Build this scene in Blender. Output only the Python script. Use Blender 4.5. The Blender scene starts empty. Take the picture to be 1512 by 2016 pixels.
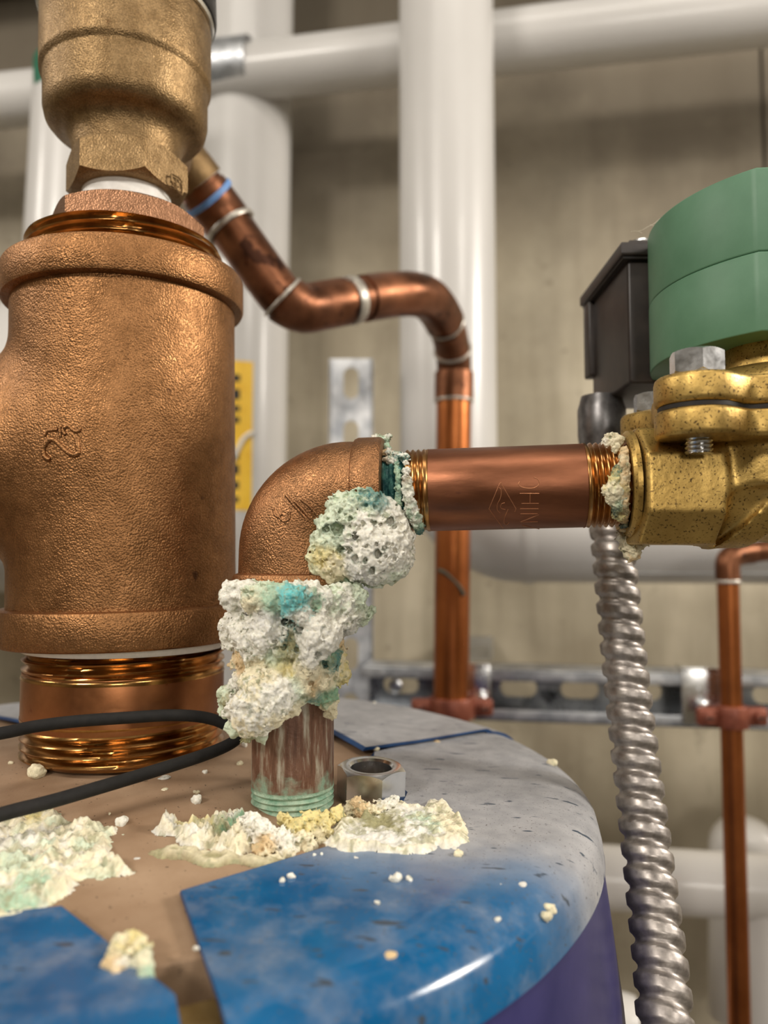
import bpy, bmesh, math, random
import numpy as np
from mathutils import Vector, Matrix

# ------------------------------------------------------------------ frame, camera, light
# Working unit: millimetres, measured from the camera point; EYE lifts everything to the room's height.
EYE = 1600.0
F, PITCH = 1500.0, math.radians(3.5)
CP, SP = math.cos(PITCH), math.sin(PITCH)
sc = bpy.context.scene
COL = sc.collection
cam_d = bpy.data.cameras.new('camera')
cam = bpy.data.objects.new('camera', cam_d)
COL.objects.link(cam)
cam.location = (0, 0, EYE / 1000)
cam.rotation_euler = (math.pi / 2 + PITCH, 0, 0)
cam_d.sensor_fit = 'HORIZONTAL'
cam_d.sensor_width = 36
cam_d.lens = 36 * F / 1512
cam_d.clip_start, cam_d.clip_end = 0.01, 30
cam_d.dof.use_dof = True
cam_d.dof.focus_distance = 0.243
cam_d.dof.aperture_fstop = 11.0
sc.camera = cam

w = bpy.data.worlds.new('room_air')
sc.world = w
w.use_nodes = True
w.node_tree.nodes['Background'].inputs[0].default_value = (1, .93, .84, 1)
w.node_tree.nodes['Background'].inputs[1].default_value = 0.05


def area(name, loc, target, sx, sy, power, col=(1, .93, .84)):
    l = bpy.data.lights.new(name, 'AREA')
    l.shape = 'RECTANGLE'
    l.size, l.size_y, l.energy, l.color = sx, sy, power, col
    o = bpy.data.objects.new(name, l)
    COL.objects.link(o)
    o.location = (loc[0], loc[1], loc[2] + EYE / 1000)
    d = Vector(target) - Vector(loc)
    o.rotation_euler = d.to_track_quat('-Z', 'Y').to_euler()
    return o


# lamps of the plant room: ceiling fittings behind and beside the camera, two lower wall lamps, plus an added low fill
area('ceiling_lamp_behind_left', (-1.2, -1.5, 1.25), (-.1, .3, 0), .5, .3, 27)
area('ceiling_lamp_behind_right', (1.2, -1.3, 1.2), (.1, .4, 0), .5, .3, 10)
area('ceiling_strip_overhead', (0, -.2, 1.45), (0, .2, 0), 1.2, .2, 7)
area('wall_lamp_right', (1.6, .1, .7), (.1, .5, 0), .3, .3, 24)
area('wall_lamp_left', (-1.5, .2, .9), (0, .5, 0), .3, .3, 7)
area('low_fill_behind', (.3, -1.9, .35), (.1, .6, -.1), .5, .25, 9)  # added low fill behind the camera, brightens the crusts from the front

vs = sc.view_settings
sc.display_settings.display_device = 'sRGB'
vs.view_transform = 'Standard'
vs.look = 'None'
vs.exposure = 0.05
vs.gamma = 1.0
vs.use_curve_mapping = False
sc.cycles.use_denoising = True
sc.cycles.max_bounces = 8

rng = np.random.default_rng(7)
random.seed(7)


def at(px, py, Y):
    """The point at distance Y (mm, along the room) on the line of sight through a place in the photograph."""
    u, v = (px - 756) / F, (py - 1008) / F
    k = Y / (CP + v * SP)
    return np.array([u * k, Y, (SP - v * CP) * k])


def ray(px, py):
    u, v = (px - 756) / F, (py - 1008) / F
    d = np.array([u, CP + v * SP, SP - v * CP])
    return d / np.linalg.norm(d)


def on_sdf(px, py, sdf, t=120.0):
    d = ray(px, py)
    best, bt_ = 1e9, t
    for _ in range(120):
        v = sdf(d * t)
        if v < best:
            best, bt_ = v, t
        if v < .01 or v > best + 30:
            break
        t += max(v * .9, .02)
    return d * bt_


# ------------------------------------------------------------------ materials
def lin(r, g, b):
    f = lambda c: (c / 255) / 12.92 if c / 255 <= .04045 else ((c / 255 + .055) / 1.055) ** 2.4
    return (f(r), f(g), f(b), 1)


def new_mat(name):
    m = bpy.data.materials.new(name)
    m.use_nodes = True
    nt = m.node_tree
    return m, nt, nt.nodes['Principled BSDF']


def nd(nt, kind, **kw):
    n = nt.nodes.new(kind)
    for k, v in kw.items():
        if k.startswith('i_'):
            key = k[2:]
            n.inputs[int(key) if key.isdigit() else key].default_value = v
        else:
            setattr(n, k, v)
    return n


def coords(nt, scale=(1, 1, 1)):
    tc = nd(nt, 'ShaderNodeTexCoord')
    mp = nd(nt, 'ShaderNodeMapping')
    mp.inputs['Scale'].default_value = scale
    nt.links.new(tc.outputs['Object'], mp.inputs[0])
    return mp.outputs[0]


def noise(nt, vec, scale, detail=4, rough=.55):
    n = nd(nt, 'ShaderNodeTexNoise')
    n.inputs['Scale'].default_value = scale
    n.inputs['Detail'].default_value = detail
    n.inputs['Roughness'].default_value = rough
    nt.links.new(vec, n.inputs['Vector'])
    return n.outputs['Fac']


def ramp(nt, fac, stops):
    r = nd(nt, 'ShaderNodeValToRGB')
    el = r.color_ramp.elements
    while len(el) < len(stops):
        el.new(.5)
    for e, (p, c) in zip(el, stops):
        e.position = p
        e.color = c if len(c) == 4 else (*c, 1)
    nt.links.new(fac, r.inputs[0])
    return r.outputs[0]


def mix(nt, fac, a, b, mode='MIX'):
    m = nd(nt, 'ShaderNodeMix', data_type='RGBA', blend_type=mode)
    for s, v in ((0, fac), (6, a), (7, b)):
        if isinstance(v, (int, float)):
            m.inputs[s].default_value = v
        elif isinstance(v, tuple):
            m.inputs[s].default_value = v
        else:
            nt.links.new(v, m.inputs[s])
    return m.outputs[2]


def bump(nt, b, height, strength, dist):
    n = nd(nt, 'ShaderNodeBump')
    n.inputs['Strength'].default_value = strength
    n.inputs['Distance'].default_value = dist
    nt.links.new(height, n.inputs['Height'])
    nt.links.new(n.outputs[0], b.inputs['Normal'])
    return n


def surf(name, c1, c2, scale=200, lo=.35, hi=.65, metal=0, rough=.5, rough2=None, bscale=None, bstr=.3, bdist=.0003,
         stretch=(1, 1, 1), spots=None, coat=0, grain=None, pebble=None):
    m, nt, b = new_mat(name)
    vec = coords(nt, stretch)
    col = ramp(nt, noise(nt, vec, scale, 6, .62), [(lo, c1), (hi, c2)])
    if spots:
        sc_, thr, c3 = spots
        col = mix(nt, ramp(nt, noise(nt, vec, sc_, 3, .6), [(thr, (0, 0, 0)), (thr + .05, (1, 1, 1))]), col, c3)
    if grain:
        gs, amt = grain
        m2 = nd(nt, 'ShaderNodeMix', data_type='RGBA', blend_type='MULTIPLY')
        m2.inputs[0].default_value = 1
        nt.links.new(col, m2.inputs[6])
        nt.links.new(ramp(nt, noise(nt, vec, gs, 3, .7), [(.36, (1 - amt,) * 3), (.5, (1, 1, 1)), (.66, (1 + amt,) * 3)]), m2.inputs[7])
        col = m2.outputs[2]
    nt.links.new(col, b.inputs['Base Color'])
    b.inputs['Metallic'].default_value = metal
    b.inputs['Roughness'].default_value = rough
    if rough2 is not None:
        mr = nd(nt, 'ShaderNodeMapRange')
        mr.inputs[3].default_value, mr.inputs[4].default_value = rough, rough2
        mr.inputs[1].default_value, mr.inputs[2].default_value = .35, .65
        nt.links.new(noise(nt, vec, scale * 1.7, 4), mr.inputs[0])
        nt.links.new(mr.outputs[0], b.inputs['Roughness'])
    if bscale:
        bump(nt, b, noise(nt, vec, bscale, 3, .6), bstr, bdist)
    if pebble:
        vo = nd(nt, 'ShaderNodeTexVoronoi', feature='SMOOTH_F1')
        vo.inputs['Scale'].default_value = pebble[0]
        vo.inputs['Smoothness'].default_value = .6
        nt.links.new(vec, vo.inputs['Vector'])
        iv = nd(nt, 'ShaderNodeMath', operation='MULTIPLY_ADD')
        nt.links.new(vo.outputs['Distance'], iv.inputs[0])
        iv.inputs[1].default_value = -1
        nt.links.new(noise(nt, vec, pebble[0] * .35, 3, .6), iv.inputs[2])
        bump(nt, b, iv.outputs[0], pebble[1], pebble[2])
    if coat:
        b.inputs['Coat Weight'].default_value = coat
        b.inputs['Coat Roughness'].default_value = .08
    return m


M = {}
M['bronze'] = surf('cast_bronze', lin(128, 90, 56), lin(160, 116, 76), 140, .3, .7, metal=.92, rough=.40, rough2=.50, grain=(2000, .3),
                   pebble=(1550, .5, .00036), spots=(110, .72, lin(96, 66, 44)))
M['bronze_elbow'] = surf('cast_bronze_brown', lin(130, 94, 64), lin(164, 118, 80), 260, .3, .7, metal=.92, rough=.36, rough2=.47, grain=(2300, .3),
                         pebble=(1900, .5, .00032))
M['bronze_valve'] = surf('cast_bronze_yellow', lin(120, 96, 64), lin(150, 124, 88), 200, .3, .7, metal=.88, rough=.42, rough2=.52, grain=(1700, .3),
                         pebble=(1800, .45, .0003), spots=(160, .70, lin(110, 84, 54)))
M['bushing'] = surf('red_bronze', lin(122, 88, 64), lin(154, 114, 86), 300, .3, .7, metal=.9, rough=.38, pebble=(1900, .4, .00026))
M['thread_brass'] = surf('cut_brass', lin(156, 112, 62), lin(188, 142, 86), 120, metal=1, rough=.2, bscale=600, bstr=.12, bdist=.0002)
M['nipple'] = surf('aged_red_brass', lin(146, 94, 58), lin(182, 122, 80), 45, .3, .7, metal=.95, rough=.28, rough2=.4,
                   bscale=500, bstr=.12, bdist=.0002, spots=(70, .70, lin(128, 66, 38)))
M['nipple_h'] = surf('dull_red_brass', lin(112, 70, 48), lin(154, 100, 72), 90, .3, .7, metal=.85, rough=.34, rough2=.46,
                     bscale=900, bstr=.14, bdist=.0002, stretch=(.25, 1, 1), spots=(300, .72, lin(120, 76, 58)))
M['thread_h'] = surf('yellow_cut_brass', lin(150, 106, 64), lin(184, 140, 86), 200, metal=1, rough=.28)
M['thread_patina'] = surf('teal_patina_thread', lin(16, 58, 62), lin(80, 132, 122), 420, .40, .68, metal=.2, rough=.35, bscale=900, bstr=.6, bdist=.0006)
M['thread_green'] = surf('green_patina_thread', lin(120, 160, 134), lin(178, 198, 174), 300, metal=0, rough=.7, bscale=900, bstr=.7, bdist=.0006)
M['scratch'] = surf('bright_scratch', lin(176, 120, 88), lin(206, 146, 106), 300, metal=.9, rough=.5)
M['copper'] = surf('brown_copper', lin(86, 54, 36), lin(146, 96, 68), 34, .34, .66, metal=.88, rough=.32, rough2=.48,
                   bscale=120, bstr=.1, bdist=.0004, spots=(55, .60, lin(66, 40, 28)))
M['copper_bright'] = surf('orange_copper', lin(138, 76, 38), lin(184, 112, 62), 14, .3, .7, metal=.9, rough=.3, rough2=.4)
M['solder'] = surf('tin_solder', lin(168, 162, 152), lin(205, 200, 190), 300, metal=.7, rough=.4)
M['zinc'] = surf('bright_zinc', lin(206, 208, 210), lin(222, 223, 223), 160, metal=1, rough=.2, rough2=.28)
M['galv'] = surf('galvanised_steel', lin(150, 154, 160), lin(206, 208, 210), 60, metal=.85, rough=.35, rough2=.5)
M['galv_web_shaded'] = surf('smooth_shaded_web', lin(120, 124, 130), lin(160, 163, 166), 40, metal=1, rough=.24, rough2=.34)  # darker than the flanges: shade inside the channel put into the colour
M['streak'] = surf('grey_green_stain', lin(56, 54, 40), lin(70, 68, 50), 300, rough=.7)
M['flex'] = surf('flexible_steel', lin(138, 132, 128), lin(176, 169, 163), 220, metal=.85, rough=.36, rough2=.5)
M['white'] = surf('white_pvc_jacket', lin(192, 190, 187), lin(198, 196, 193), 6, rough=.32, bscale=14, bstr=.05, bdist=.002, coat=.12)
M['wpipe'] = surf('white_pipe_paint', lin(226, 223, 218), lin(232, 229, 224), 9, rough=.3, coat=.2)
M['seam'] = surf('grey_seam_tape', lin(158, 158, 156), lin(172, 172, 170), 60, rough=.5)
M['ptfe'] = surf('white_thread_tape', lin(226, 224, 218), lin(238, 236, 230), 400, rough=.45, bscale=500, bstr=.2, bdist=.0003)
M['black'] = surf('black_plastic', lin(40, 34, 32), lin(54, 46, 42), 120, rough=.42, bscale=1500, bstr=.15, bdist=.0001)
M['cap_black'] = surf('black_cap', lin(28, 26, 26), lin(40, 38, 36), 200, rough=.35)
M['rubber'] = surf('black_rubber', lin(14, 13, 12), lin(27, 25, 23), 300, rough=.8, bscale=700, bstr=.3, bdist=.0002)
M['grey_plastic'] = surf('grey_cast_connector', lin(88, 86, 86), lin(128, 126, 126), 150, metal=.7, rough=.35)
M['green'] = surf('green_enamel', lin(78, 120, 92), lin(90, 132, 104), 40, rough=.48, bscale=1800, bstr=.1, bdist=.0001)
M['brass'] = surf('forged_brass', lin(164, 134, 74), lin(204, 172, 102), 70, .3, .7, metal=.92, rough=.36, rough2=.5,
                  bscale=500, bstr=.22, bdist=.0005, spots=(1300, .585, lin(96, 76, 46)))
M['gasket'] = surf('dark_gasket', lin(24, 20, 18), lin(40, 34, 28), 300, rough=.7)
M['blue_ring'] = surf('blue_seal', lin(96, 140, 200), lin(120, 160, 214), 300, rough=.5)
M['clamp'] = surf('copper_coloured_clamp', lin(116, 62, 46), lin(146, 84, 64), 120, metal=.35, rough=.42)
M['yellow'] = surf('yellow_label', lin(234, 184, 40), lin(244, 200, 60), 60, rough=.45)
M['ink'] = surf('black_ink', lin(24, 24, 22), lin(36, 36, 32), 60, rough=.6)
M['greenband'] = surf('green_label', lin(10, 92, 66), lin(20, 106, 78), 60, rough=.45)
M['purple'] = surf('violet_blue_vinyl', lin(34, 34, 84), lin(52, 50, 100), 30, rough=.38, bscale=60, bstr=.1, bdist=.001, spots=(500, .76, lin(120, 116, 130)))
M['foam'] = surf('yellow_foam', lin(150, 122, 72), lin(190, 162, 108), 90, rough=.9, bscale=200, bstr=.6, bdist=.001)
M['lint'] = surf('pale_lint', lin(190, 180, 160), lin(210, 200, 180), 60, rough=.8)


def tan_mat():
    m, nt, b = new_mat('dusty_tan_board')
    vec = coords(nt)
    col = ramp(nt, noise(nt, vec, 26, 6, .6), [(.3, lin(134, 106, 80)), (.7, lin(168, 142, 116))])
    col = mix(nt, ramp(nt, noise(nt, vec, 700, 2, .6), [(.69, (0, 0, 0)), (.73, (1, 1, 1))]), col, lin(60, 46, 34))
    nt.links.new(col, b.inputs['Base Color'])
    b.inputs['Roughness'].default_value = .62
    bump(nt, b, noise(nt, vec, 1200, 3), .25, .0003)
    return m


M['tan'] = tan_mat()


def sheet_mat():
    """Blue vinyl under a film of grey dust that somebody's hand wiped off towards the front; dark scuffs through the dust."""
    m, nt, b = new_mat('dusty_blue_vinyl')
    tc = nd(nt, 'ShaderNodeTexCoord')
    vec = tc.outputs['Object']
    sep = nd(nt, 'ShaderNodeSeparateXYZ')
    nt.links.new(vec, sep.inputs[0])

    def mth(op, a, c):
        n = nd(nt, 'ShaderNodeMath', operation=op)
        for i, v in enumerate((a, c)):
            if isinstance(v, (int, float)):
                n.inputs[i].default_value = v
            else:
                nt.links.new(v, n.inputs[i])
        return n.outputs[0]
    # dust edge: a line across the sheet (object origin = tank axis), broken up with noise
    n1 = noise(nt, vec, 22, 5, .6)
    edge = mth('ADD', mth('ADD', mth('MULTIPLY', sep.outputs[1], 1.0), mth('MULTIPLY', sep.outputs[0], .12)), mth('MULTIPLY', mth('SUBTRACT', n1, .5), .05))
    mr = nd(nt, 'ShaderNodeMapRange')
    mr.inputs[1].default_value, mr.inputs[2].default_value = -.095, -.055
    nt.links.new(edge, mr.inputs[0])
    n2 = noise(nt, vec, 60, 6, .65)
    light_dust = ramp(nt, n2, [(.45, (.0, .0, .0)), (.78, (.42, .42, .42))])
    dust = mth('MAXIMUM', mth('MULTIPLY', mr.outputs[0], .96), light_dust)
    blue = ramp(nt, noise(nt, vec, 40, 4), [(.3, lin(8, 76, 122)), (.7, lin(18, 96, 146))])
    grey = ramp(nt, noise(nt, vec, 120, 5), [(.3, lin(142, 142, 144)), (.7, lin(170, 169, 170))])
    col = mix(nt, dust, blue, grey)
    mp = nd(nt, 'ShaderNodeMapping')
    mp.inputs['Scale'].default_value = (.45, 1.5, 1)
    mp.inputs['Rotation'].default_value = (0, 0, .25)
    nt.links.new(vec, mp.inputs[0])
    sc1 = ramp(nt, noise(nt, mp.outputs[0], 230, 2, .5), [(.665, (0, 0, 0)), (.70, (1, 1, 1))])
    col = mix(nt, sc1, col, lin(58, 70, 84))
    sc2 = ramp(nt, noise(nt, vec, 1500, 2, .5), [(.66, (0, 0, 0)), (.70, (1, 1, 1))])
    col = mix(nt, sc2, col, lin(86, 82, 78))
    nt.links.new(col, b.inputs['Base Color'])
    rr = nd(nt, 'ShaderNodeMapRange')
    rr.inputs[3].default_value, rr.inputs[4].default_value = .14, .6
    nt.links.new(dust, rr.inputs[0])
    nt.links.new(rr.outputs[0], b.inputs['Roughness'])
    bump(nt, b, noise(nt, vec, 35, 4), .12, .002)
    return m


M['sheet'] = sheet_mat()
M['sheet_edge'] = surf('blue_vinyl_edge', lin(14, 52, 96), lin(24, 72, 124), 60, rough=.45)


def corroded_mat():
    m, nt, b = new_mat('corroded_brown_nipple')
    vec = coords(nt, (1, 1, .16))
    v2 = coords(nt)
    col = ramp(nt, noise(nt, vec, 330, 5, .6), [(.34, lin(88, 60, 44)), (.5, lin(124, 90, 72)), (.58, lin(160, 146, 128)), (.7, lin(200, 194, 180))])
    # green patina that creeps up from the lower thread
    sep = nd(nt, 'ShaderNodeSeparateXYZ')
    nt.links.new(v2, sep.inputs[0])
    ad = nd(nt, 'ShaderNodeMath', operation='MULTIPLY_ADD')
    nt.links.new(noise(nt, v2, 160, 5), ad.inputs[0])
    ad.inputs[1].default_value = -.035
    nt.links.new(sep.outputs[2], ad.inputs[2])
    mr = nd(nt, 'ShaderNodeMapRange')
    mr.inputs[1].default_value, mr.inputs[2].default_value = -.008, -.014
    nt.links.new(ad.outputs[0], mr.inputs[0])
    col = mix(nt, mr.outputs[0], col, ramp(nt, noise(nt, v2, 300, 4), [(.4, lin(150, 140, 120)), (.62, lin(146, 172, 150))]))
    nt.links.new(col, b.inputs['Base Color'])
    b.inputs['Metallic'].default_value = .25
    b.inputs['Roughness'].default_value = .42
    bump(nt, b, noise(nt, v2, 700, 4), .45, .0005)
    return m


M['corroded'] = corroded_mat()


def crust_mat(name='mineral_crust', rough=.78, bs=1500, bstr=.65):
    m, nt, b = new_mat(name)
    a = nd(nt, 'ShaderNodeAttribute', attribute_name='Col')
    vec = coords(nt)
    col = mix(nt, ramp(nt, noise(nt, vec, 1300, 3, .6), [(.36, (1, 1, 1)), (.6, (0, 0, 0))]), a.outputs['Color'], mix(nt, .3, a.outputs['Color'], lin(196, 186, 150)))
    nt.links.new(col, b.inputs['Base Color'])
    b.inputs['Roughness'].default_value = rough
    b.inputs['Subsurface Weight'].default_value = .12
    b.inputs['Subsurface Radius'].default_value = (.0012, .0011, .0009)
    b.inputs['Subsurface Scale'].default_value = 1.0
    bump(nt, b, noise(nt, vec, bs, 4, .65), bstr, .0007)
    return m


M['crust'] = crust_mat()
M['crust_wet'] = crust_mat('glassy_mineral_crust', .4, 1100, .4)


def concrete_mat():
    m, nt, b = new_mat('grey_brown_concrete')
    vec = coords(nt)
    vs_ = coords(nt, (2.2, 1, .25))
    col = ramp(nt, noise(nt, vec, 3.2, 7, .62), [(.3, lin(158, 146, 124)), (.5, lin(182, 172, 150)), (.7, lin(204, 195, 174))])
    col = mix(nt, ramp(nt, noise(nt, vs_, 9, 5, .6), [(.42, (0, 0, 0)), (.7, (.6, .6, .6))]), col, lin(136, 126, 106))
    col = mix(nt, ramp(nt, noise(nt, vec, 40, 5, .6), [(.62, (0, 0, 0)), (.72, (.5, .5, .5))]), col, lin(120, 110, 92))
    # the upper part goes over to a darker brown, with a cloudy lower edge
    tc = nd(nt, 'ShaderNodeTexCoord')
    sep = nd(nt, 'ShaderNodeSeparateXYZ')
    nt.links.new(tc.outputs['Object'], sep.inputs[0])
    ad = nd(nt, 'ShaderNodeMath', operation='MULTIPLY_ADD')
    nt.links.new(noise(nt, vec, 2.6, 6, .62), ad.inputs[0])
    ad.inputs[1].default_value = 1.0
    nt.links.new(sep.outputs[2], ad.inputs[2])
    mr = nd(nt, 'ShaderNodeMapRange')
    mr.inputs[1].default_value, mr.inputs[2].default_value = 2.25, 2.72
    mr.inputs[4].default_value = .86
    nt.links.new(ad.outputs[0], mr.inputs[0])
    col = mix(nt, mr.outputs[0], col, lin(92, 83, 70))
    nt.links.new(col, b.inputs['Base Color'])
    b.inputs['Roughness'].default_value = .85
    bump(nt, b, noise(nt, vec, 60, 5), .2, .002)
    return m


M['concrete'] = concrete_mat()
M['floor'] = surf('painted_floor', lin(120, 116, 108), lin(140, 136, 126), 4, rough=.5)
M['ceiling'] = surf('pale_ceiling', lin(170, 166, 158), lin(184, 180, 172), 4, rough=.9)

# ------------------------------------------------------------------ geometry helpers (all in mm)
class G:
    """verts + faces that add up to one mesh"""
    def __init__(s):
        s.v, s.f, s.n = [], [], 0

    def add(s, v, f):
        v = np.asarray(v, float).reshape(-1, 3)
        s.v.append(v)
        s.f += [tuple(i + s.n for i in q) for q in f]
        s.n += len(v)
        return s

    def grid(s, P, close_u=False, close_v=False):
        """P[nu,nv,3]"""
        nu, nv = P.shape[:2]
        f = []
        for i in range(nu if close_u else nu - 1):
            for j in range(nv if close_v else nv - 1):
                a, b_ = i * nv + j, i * nv + (j + 1) % nv
                c, d = ((i + 1) % nu) * nv + (j + 1) % nv, ((i + 1) % nu) * nv + j
                f.append((a, b_, c, d))
        return s.add(P, f)


def frame(axis):
    a = np.asarray(axis, float)
    a = a / np.linalg.norm(a)
    h = np.array([0, 0, 1.]) if abs(a[2]) < .9 else np.array([1., 0, 0])
    x = np.cross(h, a)
    x /= np.linalg.norm(x)
    return x, np.cross(a, x), a


def lathe(prof, org=(0, 0, 0), axis=(0, 0, 1), seg=64, g=None):
    """prof: (radius, distance along the axis)"""
    g = g or G()
    x, y, a = frame(axis)
    th = np.linspace(0, 2 * np.pi, seg, endpoint=False)
    ring = np.cos(th)[:, None] * x + np.sin(th)[:, None] * y
    P = np.array([np.asarray(org) + a * z + ring * max(r, 1e-3) for r, z in prof])
    return g.grid(P, close_v=True)


def cyl(r, z0, z1, org=(0, 0, 0), axis=(0, 0, 1), bev=.6, seg=64, g=None):
    return lathe([(0, z0), (r - bev, z0), (r - bev * .3, z0 + bev * .3), (r, z0 + bev), (r, z1 - bev), (r - bev * .3, z1 - bev * .3), (r - bev, z1), (0, z1)], org, axis, seg, g)


def smooth_path(pts, n=8):
    P = np.asarray(pts, float)
    P = np.vstack([2 * P[0] - P[1], P, 2 * P[-1] - P[-2]])
    out = []
    for i in range(1, len(P) - 2):
        for k in range(n):
            t = k / n
            p0, p1, p2, p3 = P[i - 1:i + 3]
            out.append(.5 * (2 * p1 + (p2 - p0) * t + (2 * p0 - 5 * p1 + 4 * p2 - p3) * t * t + (3 * p1 - p0 - 3 * p2 + p3) * t ** 3))
    out.append(P[-2])
    return np.array(out)


def tube(path, r, seg=24, caps=True, g=None):
    g = g or G()
    P = np.asarray(path, float)
    n = len(P)
    R = np.full(n, r) if np.isscalar(r) else np.asarray(r, float)
    T = np.gradient(P, axis=0)
    T /= np.linalg.norm(T, axis=1)[:, None]
    x, y, _ = frame(T[0])
    th = np.linspace(0, 2 * np.pi, seg, endpoint=False)
    rings = []
    for i in range(n):
        x = x - T[i] * np.dot(x, T[i])
        x /= np.linalg.norm(x)
        y = np.cross(T[i], x)
        rings.append(P[i] + R[i] * (np.cos(th)[:, None] * x + np.sin(th)[:, None] * y))
    if caps:
        rings = [np.repeat(P[:1], seg, 0)] + rings + [np.repeat(P[-1:], seg, 0)]
    return g.grid(np.array(rings), close_v=True)


def thread(r, depth, pitch, z0, z1, org=(0, 0, 0), axis=(0, 0, 1), seg=96, taper=0., sub=6, g=None, phase=0., fade0=False, fade1=False):
    """true helical thread between z0 and z1; radius r at the crests"""
    g = g or G()
    x, y, a = frame(axis)
    nz = int((z1 - z0) / pitch * sub) + 2
    th = np.linspace(0, 2 * np.pi, seg, endpoint=False)
    rows = []
    for z in np.linspace(z0, z1, nz):
        ph = (z / pitch - th / (2 * np.pi) + phase) % 1
        tri = np.abs(ph * 2 - 1)
        tri = np.clip((tri - .08) / .8, 0, 1)
        dd = depth
        if fade0:
            dd *= min(1, (z - z0) / (1.2 * pitch))
        if fade1:
            dd *= min(1, (z1 - z) / (1.2 * pitch))
        rr = r - taper * (z - z0) - dd * (1 - tri)
        rows.append(np.asarray(org) + a * z + rr[:, None] * (np.cos(th)[:, None] * x + np.sin(th)[:, None] * y))
    c0 = np.repeat((np.asarray(org) + a * z0)[None], seg, 0)
    c1 = np.repeat((np.asarray(org) + a * z1)[None], seg, 0)
    return g.grid(np.array([c0] + rows + [c1]), close_v=True)


def hexa(AF, z0, z1, org=(0, 0, 0), axis=(0, 0, 1), ang=0., hole=0., ch0=True, ch1=True, seg=120, g=None):
    """hexagon with the turned chamfer that gives each flat its arc"""
    g = g or G()
    x, y, a = frame(axis)
    th = np.concatenate([ang - np.pi / 6 + i * np.pi / 3 + np.r_[0, np.linspace(.02, np.pi / 3 - .02, seg // 6)] for i in range(6)])
    k = ((th - ang + np.pi / 6) % (np.pi / 3)) - np.pi / 6
    rh = AF / 2 / np.cos(k)
    rc = AF / 2 * 1.0
    cut = (rh - rc) * .62
    O = np.asarray(org, float)
    dr = np.cos(th)[:, None] * x + np.sin(th)[:, None] * y
    row = lambda r, z: O + a * np.broadcast_to(np.asarray(z, float), th.shape)[:, None] + np.broadcast_to(r, th.shape)[:, None] * dr
    rin = max(hole, .01)
    rows = [row(rin, z0), row(np.minimum(rh, rc) - .2, z0)]
    rows += [row(rh, z0 + (cut if ch0 else .05) + .1)] + [row(rh, z1 - (cut if ch1 else .05) - .1)]
    rows += [row(np.minimum(rh, rc) - .2, z1), row(rin + (.8 if hole else 0), z1)]
    if hole:
        rows += [row(rin, z1 - .8), row(rin, z0)]
    return g.grid(np.array(rows), close_v=True)


def box(lo, hi, bev=0., g=None, rot=None):
    g = g or G()
    bm = bmesh.new()
    bmesh.ops.create_cube(bm, size=1)
    lo, hi = np.minimum(lo, hi), np.maximum(lo, hi)
    c, s = (np.array(lo) + hi) / 2, np.array(hi) - lo
    for v in bm.verts:
        v.co = Vector((v.co.x * s[0], v.co.y * s[1], v.co.z * s[2]))
    if bev:
        bmesh.ops.bevel(bm, geom=bm.edges[:], offset=bev, segments=3, profile=.5, affect='EDGES')
    bm.verts.index_update()
    V = np.array([v.co[:] for v in bm.verts])
    if rot is not None:
        V = V @ np.array(rot).T
    Fc = [tuple(v.index for v in f.verts) for f in bm.faces]
    bm.free()
    return g.add(V + c, Fc)


def prism(poly, z0, z1, bev=0., seg=3, g=None):
    """extrude a plan outline [(x,y)] from z0 to z1 with rounded edges"""
    g = g or G()
    bm = bmesh.new()
    vb = [bm.verts.new((x, y, z0)) for x, y in poly]
    f = bm.faces.new(vb)
    r = bmesh.ops.extrude_face_region(bm, geom=[f])
    for v in r['geom']:
        if isinstance(v, bmesh.types.BMVert):
            v.co.z = z1
    bmesh.ops.recalc_face_normals(bm, faces=bm.faces[:])
    if bev:
        ed = [e for e in bm.edges if abs(e.verts[0].co.z - e.verts[1].co.z) < 1e-6]
        bmesh.ops.bevel(bm, geom=ed, offset=bev, segments=seg, profile=.5, affect='EDGES')
    bm.verts.index_update()
    V = np.array([v.co[:] for v in bm.verts])
    Fc = [tuple(v.index for v in fa.verts) for fa in bm.faces]
    bm.free()
    return g.add(V, Fc)


def mesh_of(name, g, mat, org, sharp=38, col=None):
    me = bpy.data.meshes.new(name)
    V = (np.vstack(g.v) - org) / 1000
    me.from_pydata(V.tolist(), [], g.f)
    me.polygons.foreach_set('use_smooth', [True] * len(me.polygons))
    bm = bmesh.new()
    bm.from_mesh(me)
    bmesh.ops.remove_doubles(bm, verts=bm.verts[:], dist=2e-6)
    bmesh.ops.recalc_face_normals(bm, faces=bm.faces[:])
    bm.to_mesh(me)
    bm.free()
    if sharp:
        me.set_sharp_from_angle(angle=math.radians(sharp))
    me.materials.append(M[mat] if isinstance(mat, str) else mat)
    return me


def world(p):
    return Vector((p[0] / 1000, p[1] / 1000, (p[2] + EYE) / 1000))


ORG = {}


def tag(o, label, cat, group=None):
    o['label'], o['category'] = label, cat
    if group:
        o['group'] = group
    return o


def thing(name, label, cat, base, group=None):
    o = bpy.data.objects.new(name, None)
    o.empty_display_size = .01
    COL.objects.link(o)
    o.location = world(base)
    ORG[o.name] = np.asarray(base, float)
    return tag(o, label, cat, group)


def part(name, g, mat, parent, label=None, sharp=38, kind=None):
    org = ORG[parent.name]
    o = bpy.data.objects.new(name, mesh_of(name, g, mat, org, sharp))
    COL.objects.link(o)
    o.parent = parent
    ORG[o.name] = org
    if label:
        o['label'] = label
    if kind:
        o['kind'] = kind
    return o


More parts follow.
